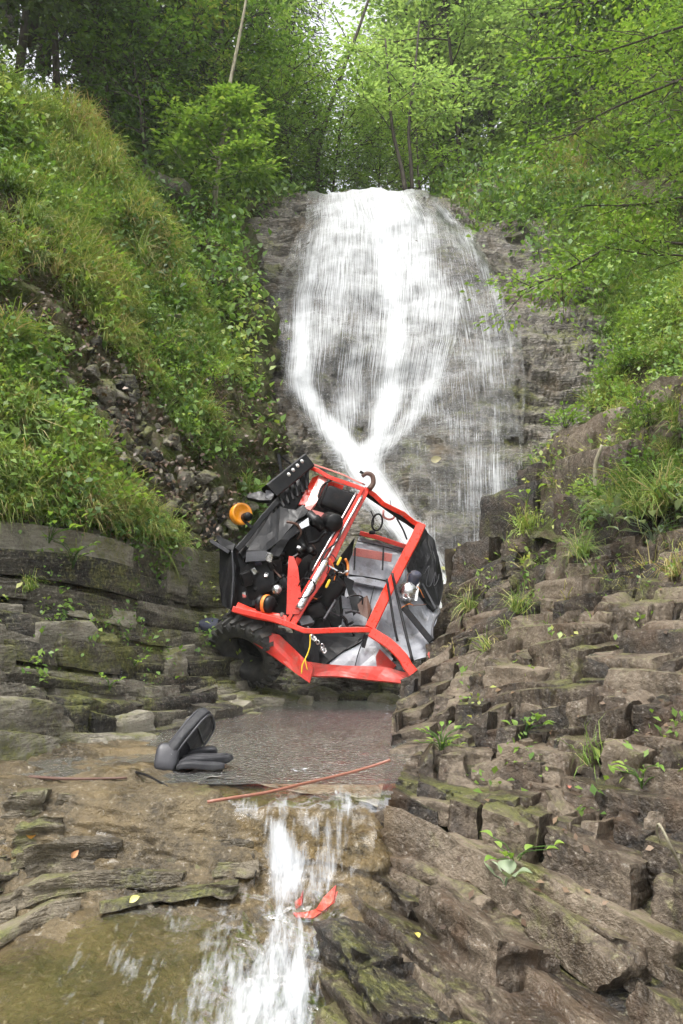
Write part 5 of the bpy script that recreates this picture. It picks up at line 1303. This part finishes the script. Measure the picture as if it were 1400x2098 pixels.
def fallen_leaf(key, c, size, label, rz=0.0):
    p, n = at_spot(key)
    if p is None: return
    m = simple('fallen leaf ' + str(key[0]), c, .5, dirt=.2, scale=20)
    V, F = leaf_outline(size, size * .6)
    o = put('fallen_leaf', pyd('fallen_leaf', V, F, True), m, label=label, category='leaf', group='fallen leaves')
    o.location = p + n * .012; o.rotation_mode = 'QUATERNION'; o.rotation_quaternion = Vector(n).to_track_quat('Z', 'Y') @ __import__('mathutils').Quaternion((0, 0, 1), rz)
fallen_leaf((265, 1852), (.55, .50, .16), .05, 'pale yellow leaf on the wet foreground slab', .5)
fallen_leaf((55, 1706), (.62, .30, .06), .045, 'orange leaf under the mossy ledge at the left edge', 0)
fallen_leaf((147, 1757), (.55, .26, .12), .045, 'reddish orange leaf on the lower left slabs', .8)
fallen_leaf((857, 1928), (.58, .50, .10), .045, 'small yellow leaf on the right foreground rock', .3)
fallen_leaf((882, 943), (.75, .68, .40), .16, 'cream leaf stuck to the rock right of the fall', .2)
fallen_leaf((1165, 1620), (.40, .14, .10), .05, 'reddish leaf on a ledge of the right bank', .2)

def stick(name, label, pts, r, mat, cat='stick'):
    V, F = tube(crm(np.array(pts), np.linspace(0, 1, 16)), np.linspace(r, r * .6, 16), 7)
    return put(name, pyd(name, V, F, True), mat, label=label, category=cat)
p0 = SPOT[(1225, 1018)][0]
if p0 is not None:
    Y0 = p0[1] - .05
    stick('dead_stick', 'pale dead stick standing upright on the right bank', [P(1224, 1022, Y0), P(1220, 975, Y0 - .05), P(1222, 945, Y0 - .08), P(1234, 912, Y0 - .1)], .03, M['bark_pale'])
p0 = SPOT[(1400, 1795)][0]
if p0 is not None:
    stick('bent_twig', 'thin bent dry twig at the right edge of the bank', [P(1402, 1790, p0[1] - .05), P(1375, 1735, p0[1] - .12), P(1352, 1690, p0[1] - .1), P(1346, 1700, p0[1] - .06), P(1352, 1725, p0[1] - .02)], .007, M['bark_pale'])
stick('charred_stick', 'short black stick lying on the shelf before the seat', [hitz(262, 1580, .73), hitz(300, 1588, .75), hitz(345, 1612, .72)], .008, M['black'])
stick('red_stain_root', 'long reddish brown root along the left shelf', [hitz(60, 1592, .725), hitz(150, 1596, .735), hitz(260, 1594, .735)], .010, M['brown'], 'root')
p0 = SPOT[(425, 1285)][0]
if p0 is not None:
    rbox('cloth_bundle', None, M['navy'], None, [(1, .2, -.1), (0, 1, .3)], (.11, .1, .06), .7, 8, amp=.05, cp=P(425, 1277, p0[1] - .04), label='dark blue cloth bundle wedged beside the wreck', category='cloth')

# ---- plants that can be picked out on the rock banks
def broad_plant(key, label, nl, L, W, mat, H=.1, seed=0, spread=1.0, cat='plant'):
    p, n = SPOT[key]
    if p is None: return
    r = np.random.default_rng(seed); o = thing('leafy_plant', label, cat, p)
    for k in range(nl):
        az = k * 2.4 + r.normal(0, .4); e = r.uniform(.3, 1.1)
        h = H * r.uniform(.4, 1.2); tip = np.array([math.cos(az) * h * spread, math.sin(az) * h * spread - h * .3, h * e])
        pts = crm(np.array([[0, 0, -.02], tip * [.3, .3, .7], tip]), np.linspace(0, 1, 6))
        V, F = tube(pts, .0025, 4, False); put('stem', pyd('stem', V, F, True), mat, o)
        V, F = leaf_outline(L * r.uniform(.7, 1.2), W * r.uniform(.8, 1.2)); ca, sa = math.cos(az), math.sin(az)
        til = r.normal(-.25, .25); Rr = np.array([[ca, -sa, 0], [sa, ca, 0], [0, 0, 1]]) @ np.array([[math.cos(til), 0, math.sin(til)], [0, 1, 0], [-math.sin(til), 0, math.cos(til)]])
        put('leaf', fast_mesh('leaf', V @ Rr.T + tip, F, {'tint': np.full(len(V), r.uniform(.35, .75))}, smooth=True), mat, o)
broad_plant((905, 1535), 'bushy bright herb low on the right bank by the pool', 22, .055, .025, M['leaf_bright'], .13, 1)
broad_plant((1078, 1505), 'broad-leaved green plant in a joint of the right bank', 12, .075, .045, M['leaf'], .11, 2)
broad_plant((1315, 1608), 'fresh green fern-like plant hanging over a right ledge', 12, .085, .03, M['leaf_bright'], .12, 3, 1.3)
broad_plant((1055, 1775), 'pale green young plant on a mossy foreground block', 8, .065, .04, M['leaf_bright'], .14, 4)
broad_plant((1035, 1812), 'three-leaved plant with round pale leaves, lowest on the bank', 4, .085, .075, M['leaf_grey'], .06, 5)
broad_plant((1250, 1075), 'silvery green rosette near the top of the right bank', 24, .17, .05, M['leaf_grey'], .18, 6)
broad_plant((1340, 1110), 'large-leaved plant at the right edge above the ledges', 16, .13, .06, M['leaf_grey'], .24, 7, 1.2)
broad_plant((1080, 1030), 'yellow-green sprig on the dark rock corner by the fall', 10, .12, .05, M['leaf_bright'], .2, 8)
broad_plant((100, 1110), 'green trailing plant at the top of the left wall', 18, .075, .04, M['leaf_bright'], .2, 9, 1.2)
broad_plant((275, 1362), 'tiny bright sprig halfway along the left wall', 7, .055, .04, M['leaf_bright'], .08, 10)
broad_plant((225, 1410), 'small yellowish plant above the jutting left slab', 7, .06, .03, M['leaf_bright'], .1, 11)
broad_plant((380, 1080), 'pale-leaved plant on the scree left of the beacon', 9, .1, .07, M['leaf_grey'], .14, 12)
broad_plant((150, 1160), 'dark green clump spilling down the left wall', 16, .07, .04, M['leaf'], .18, 13)
def bank_tuft(key, label, n, L, droop, seed, dry=.2, w=.003):
    p, nn = SPOT[key]
    if p is None: return
    o = put('grass_tuft', make_tuft(seed, n, L, droop, w, dry), M['grass'], label=label, category='grass tuft', group='grass tufts on the rock banks'); o.location = p; o.rotation_euler = (.35, 0, seed)
bank_tuft((1215, 1560), 'spidery long-bladed grass tuft hanging off a right ledge', 46, .26, .9, 61, .3)
bank_tuft((1195, 1140), 'fine green grass tuft below the silvery rosette', 120, .42, 1.1, 62)
bank_tuft((960, 1250), 'green grass tuft beside the wreck on the right bank', 110, .36, 1.0, 63)
bank_tuft((1060, 1255), 'drooping grass tuft on the upper right ledges', 110, .38, 1.1, 64)
bank_tuft((870, 1300), 'dry brown grass tuft touching the wreck', 60, .26, 1.0, 65, .9)
bank_tuft((1390, 1180), 'long straw grass hanging at the right edge', 80, .42, 1.3, 66, .5)
bank_tuft((1000, 1330), 'thin wispy grass on the middle of the right bank', 34, .28, 1.0, 67, .4)
bank_tuft((60, 1210), 'short grass tuft on the left wall at the edge', 90, .22, 1.0, 68)
bank_tuft((930, 1340), 'straw wisps under the red lower strut', 40, .2, 1.0, 69, .8)

# loose stones: scree on the left, cobbles in the stream
ROCKS = []
for k in range(5):
    C, Fq = rounded_cube(5, .5); rr_ = np.random.default_rng(200 + k); C = C.copy()
    for _ in range(7):
        nv = unit(rr_.normal(0, 1, 3)); ex = np.clip(C @ nv - rr_.uniform(.55, .85), 0, None); C = C - ex[:, None] * nv
    C = C * [1, rr_.uniform(.6, .9), rr_.uniform(.4, .7)]
    ROCKS.append(fast_mesh('stone', C + .05 * np.stack([vnoise(C * 3, 1), vnoise(C * 3, 2), vnoise(C * 3, 3)], -1), Fq)); ROCKS[-1].materials.append(M['rock_left'])
n_st = 0
for i in range(280):
    t = rv.random(); x = np.interp(t, [0, .3, .6, 1], [150, 270, 370, 460]) + rv.normal(0, 40); y = np.interp(t, [0, .3, .6, 1], [720, 890, 1000, 1130]) + rv.normal(0, 32)
    p, n = surf_pt(G_left, N_left, x, y)
    o = put('stone', ROCKS[i % 5], None, label=('small grey stone in the upper scree of the left slope' if y < 850 else ('small grey stone in the middle of the left scree' if y < 990 else 'small grey stone in the lower scree beside the wreck')), category='stone', group='stones in the left scree')
    o.location = p + n * .02; o.rotation_euler = rv.uniform(0, 3, 3); o.scale = [rv.uniform(.03, .07) * (2.2 if rv.random() < .2 else 1)] * 3; n_st += 1

for i, (x, y, G_, N_2, sz, lb) in enumerate([(350, 655, G_left, N_left, .16, 'pale boulder jutting from the middle of the left slope'), (335, 710, G_left, N_left, .10, 'small pinkish boulder below the pale one on the left slope'), (95, 470, G_left, N_left, .16, 'dark boulder half hidden in grass high on the left slope'),
        (345, 395, G_bl, N_bl, .55, 'grey rock outcrop in the dark left gully'), (375, 425, G_bl, N_bl, .42, 'grey slab at the foot of the gully outcrop'), (260, 915, G_left, N_left, .15, 'light grey boulder at the top of the scree'), (300, 935, G_left, N_left, .12, 'second light boulder in the scree'), (350, 1040, G_left, N_left, .14, 'block leaning over the left rock wall'),
        (1200, 985, G_right, N_right, .22, 'dark boulder beside the upright dead stick'), (1235, 740, G_right, N_right, .2, 'dark rock overhung by grass on the right slope'), (1060, 500, G_right, N_right, .4, 'grey ledge rock right of the fall'), (1040, 545, G_right, N_right, .3, 'flat ledge stone right of the fall')]):
    p, n = surf_pt(G_, N_2, x, y)
    o = put('boulder', ROCKS[i % 5], None, label=lb, category='boulder'); o.location = p; o.rotation_euler = (i * .3, -.3, i * 1.1); o.scale = (sz * 1.3, sz, sz)

for i, (x, y, Yv, sz, lb) in enumerate([(585, 1425, 8.3, .20, 'dark wet boulder under the tyre side of the wreck'), (660, 1420, 8.5, .22, 'dark wet boulder under the middle of the wreck'), (735, 1425, 8.4, .17, 'wet boulder under the red lower skirt'), (790, 1428, 8.1, .16, 'wet boulder where the pool meets the right bank'), (545, 1440, 7.8, .15, 'mossy boulder at the left rear corner of the pool'), (620, 1432, 8.0, .10, 'small stone breaking the far pool surface')]):
    p = P(x, y, Yv); p[2] = .70
    o = put('pool_boulder', ROCKS[(i + 1) % 5], None, label=lb, category='boulder'); o.location = p; o.rotation_euler = (i * .4, .2, i * 1.7); o.scale = (sz * 1.5, sz, sz)

# ------------------------------------------------------------------ damp air in the gorge
def haze(density):
    lo, hi = (-47, -16, -6), (47, 82, 75)
    V = [(x, y, z) for x in (lo[0], hi[0]) for y in (lo[1], hi[1]) for z in (lo[2], hi[2])]
    F = [(0, 1, 3, 2), (4, 6, 7, 5), (0, 4, 5, 1), (2, 3, 7, 6), (0, 2, 6, 4), (1, 5, 7, 3)]
    t = NT('damp air'); v = t.new('ShaderNodeVolumePrincipled'); v.inputs['Color'].default_value = (.92, .95, .96, 1)
    v.inputs['Density'].default_value = density; v.inputs['Anisotropy'].default_value = .2
    t.l.new(v.outputs[0], t.out.inputs['Volume'])
    put('haze', pyd('haze', V, F), t.m, kind='stuff', label='thin damp haze filling the gorge air', category='haze')
HAZE = 0.0010
haze(HAZE)
scene.cycles.volume_step_rate = 5.0; scene.cycles.volume_bounces = 1

# ------------------------------------------------------------------ tell look-alikes apart by their order in the picture
ORD = ['leftmost', 'second', 'third', 'fourth', 'fifth', 'sixth', 'seventh', 'eighth', 'ninth', 'tenth', 'eleventh', 'twelfth']
same = {}
for o in scene.objects:
    if o.parent is None and o.get('label') and o.get('group'): same.setdefault(o['label'], []).append(o)
for lb, obs in same.items():
    if 1 < len(obs) <= 12:
        obs.sort(key=lambda o: float(proj(np.array(o.location))[0]))
        for k, o in enumerate(obs):
            o['label'] = lb + (', leftmost' if k == 0 else (', rightmost' if k == len(obs) - 1 else ', %s from left' % ORD[k]))
for o in scene.objects:
    if '_w' in o: del o['_w']

print('BLOCKS', BLK)
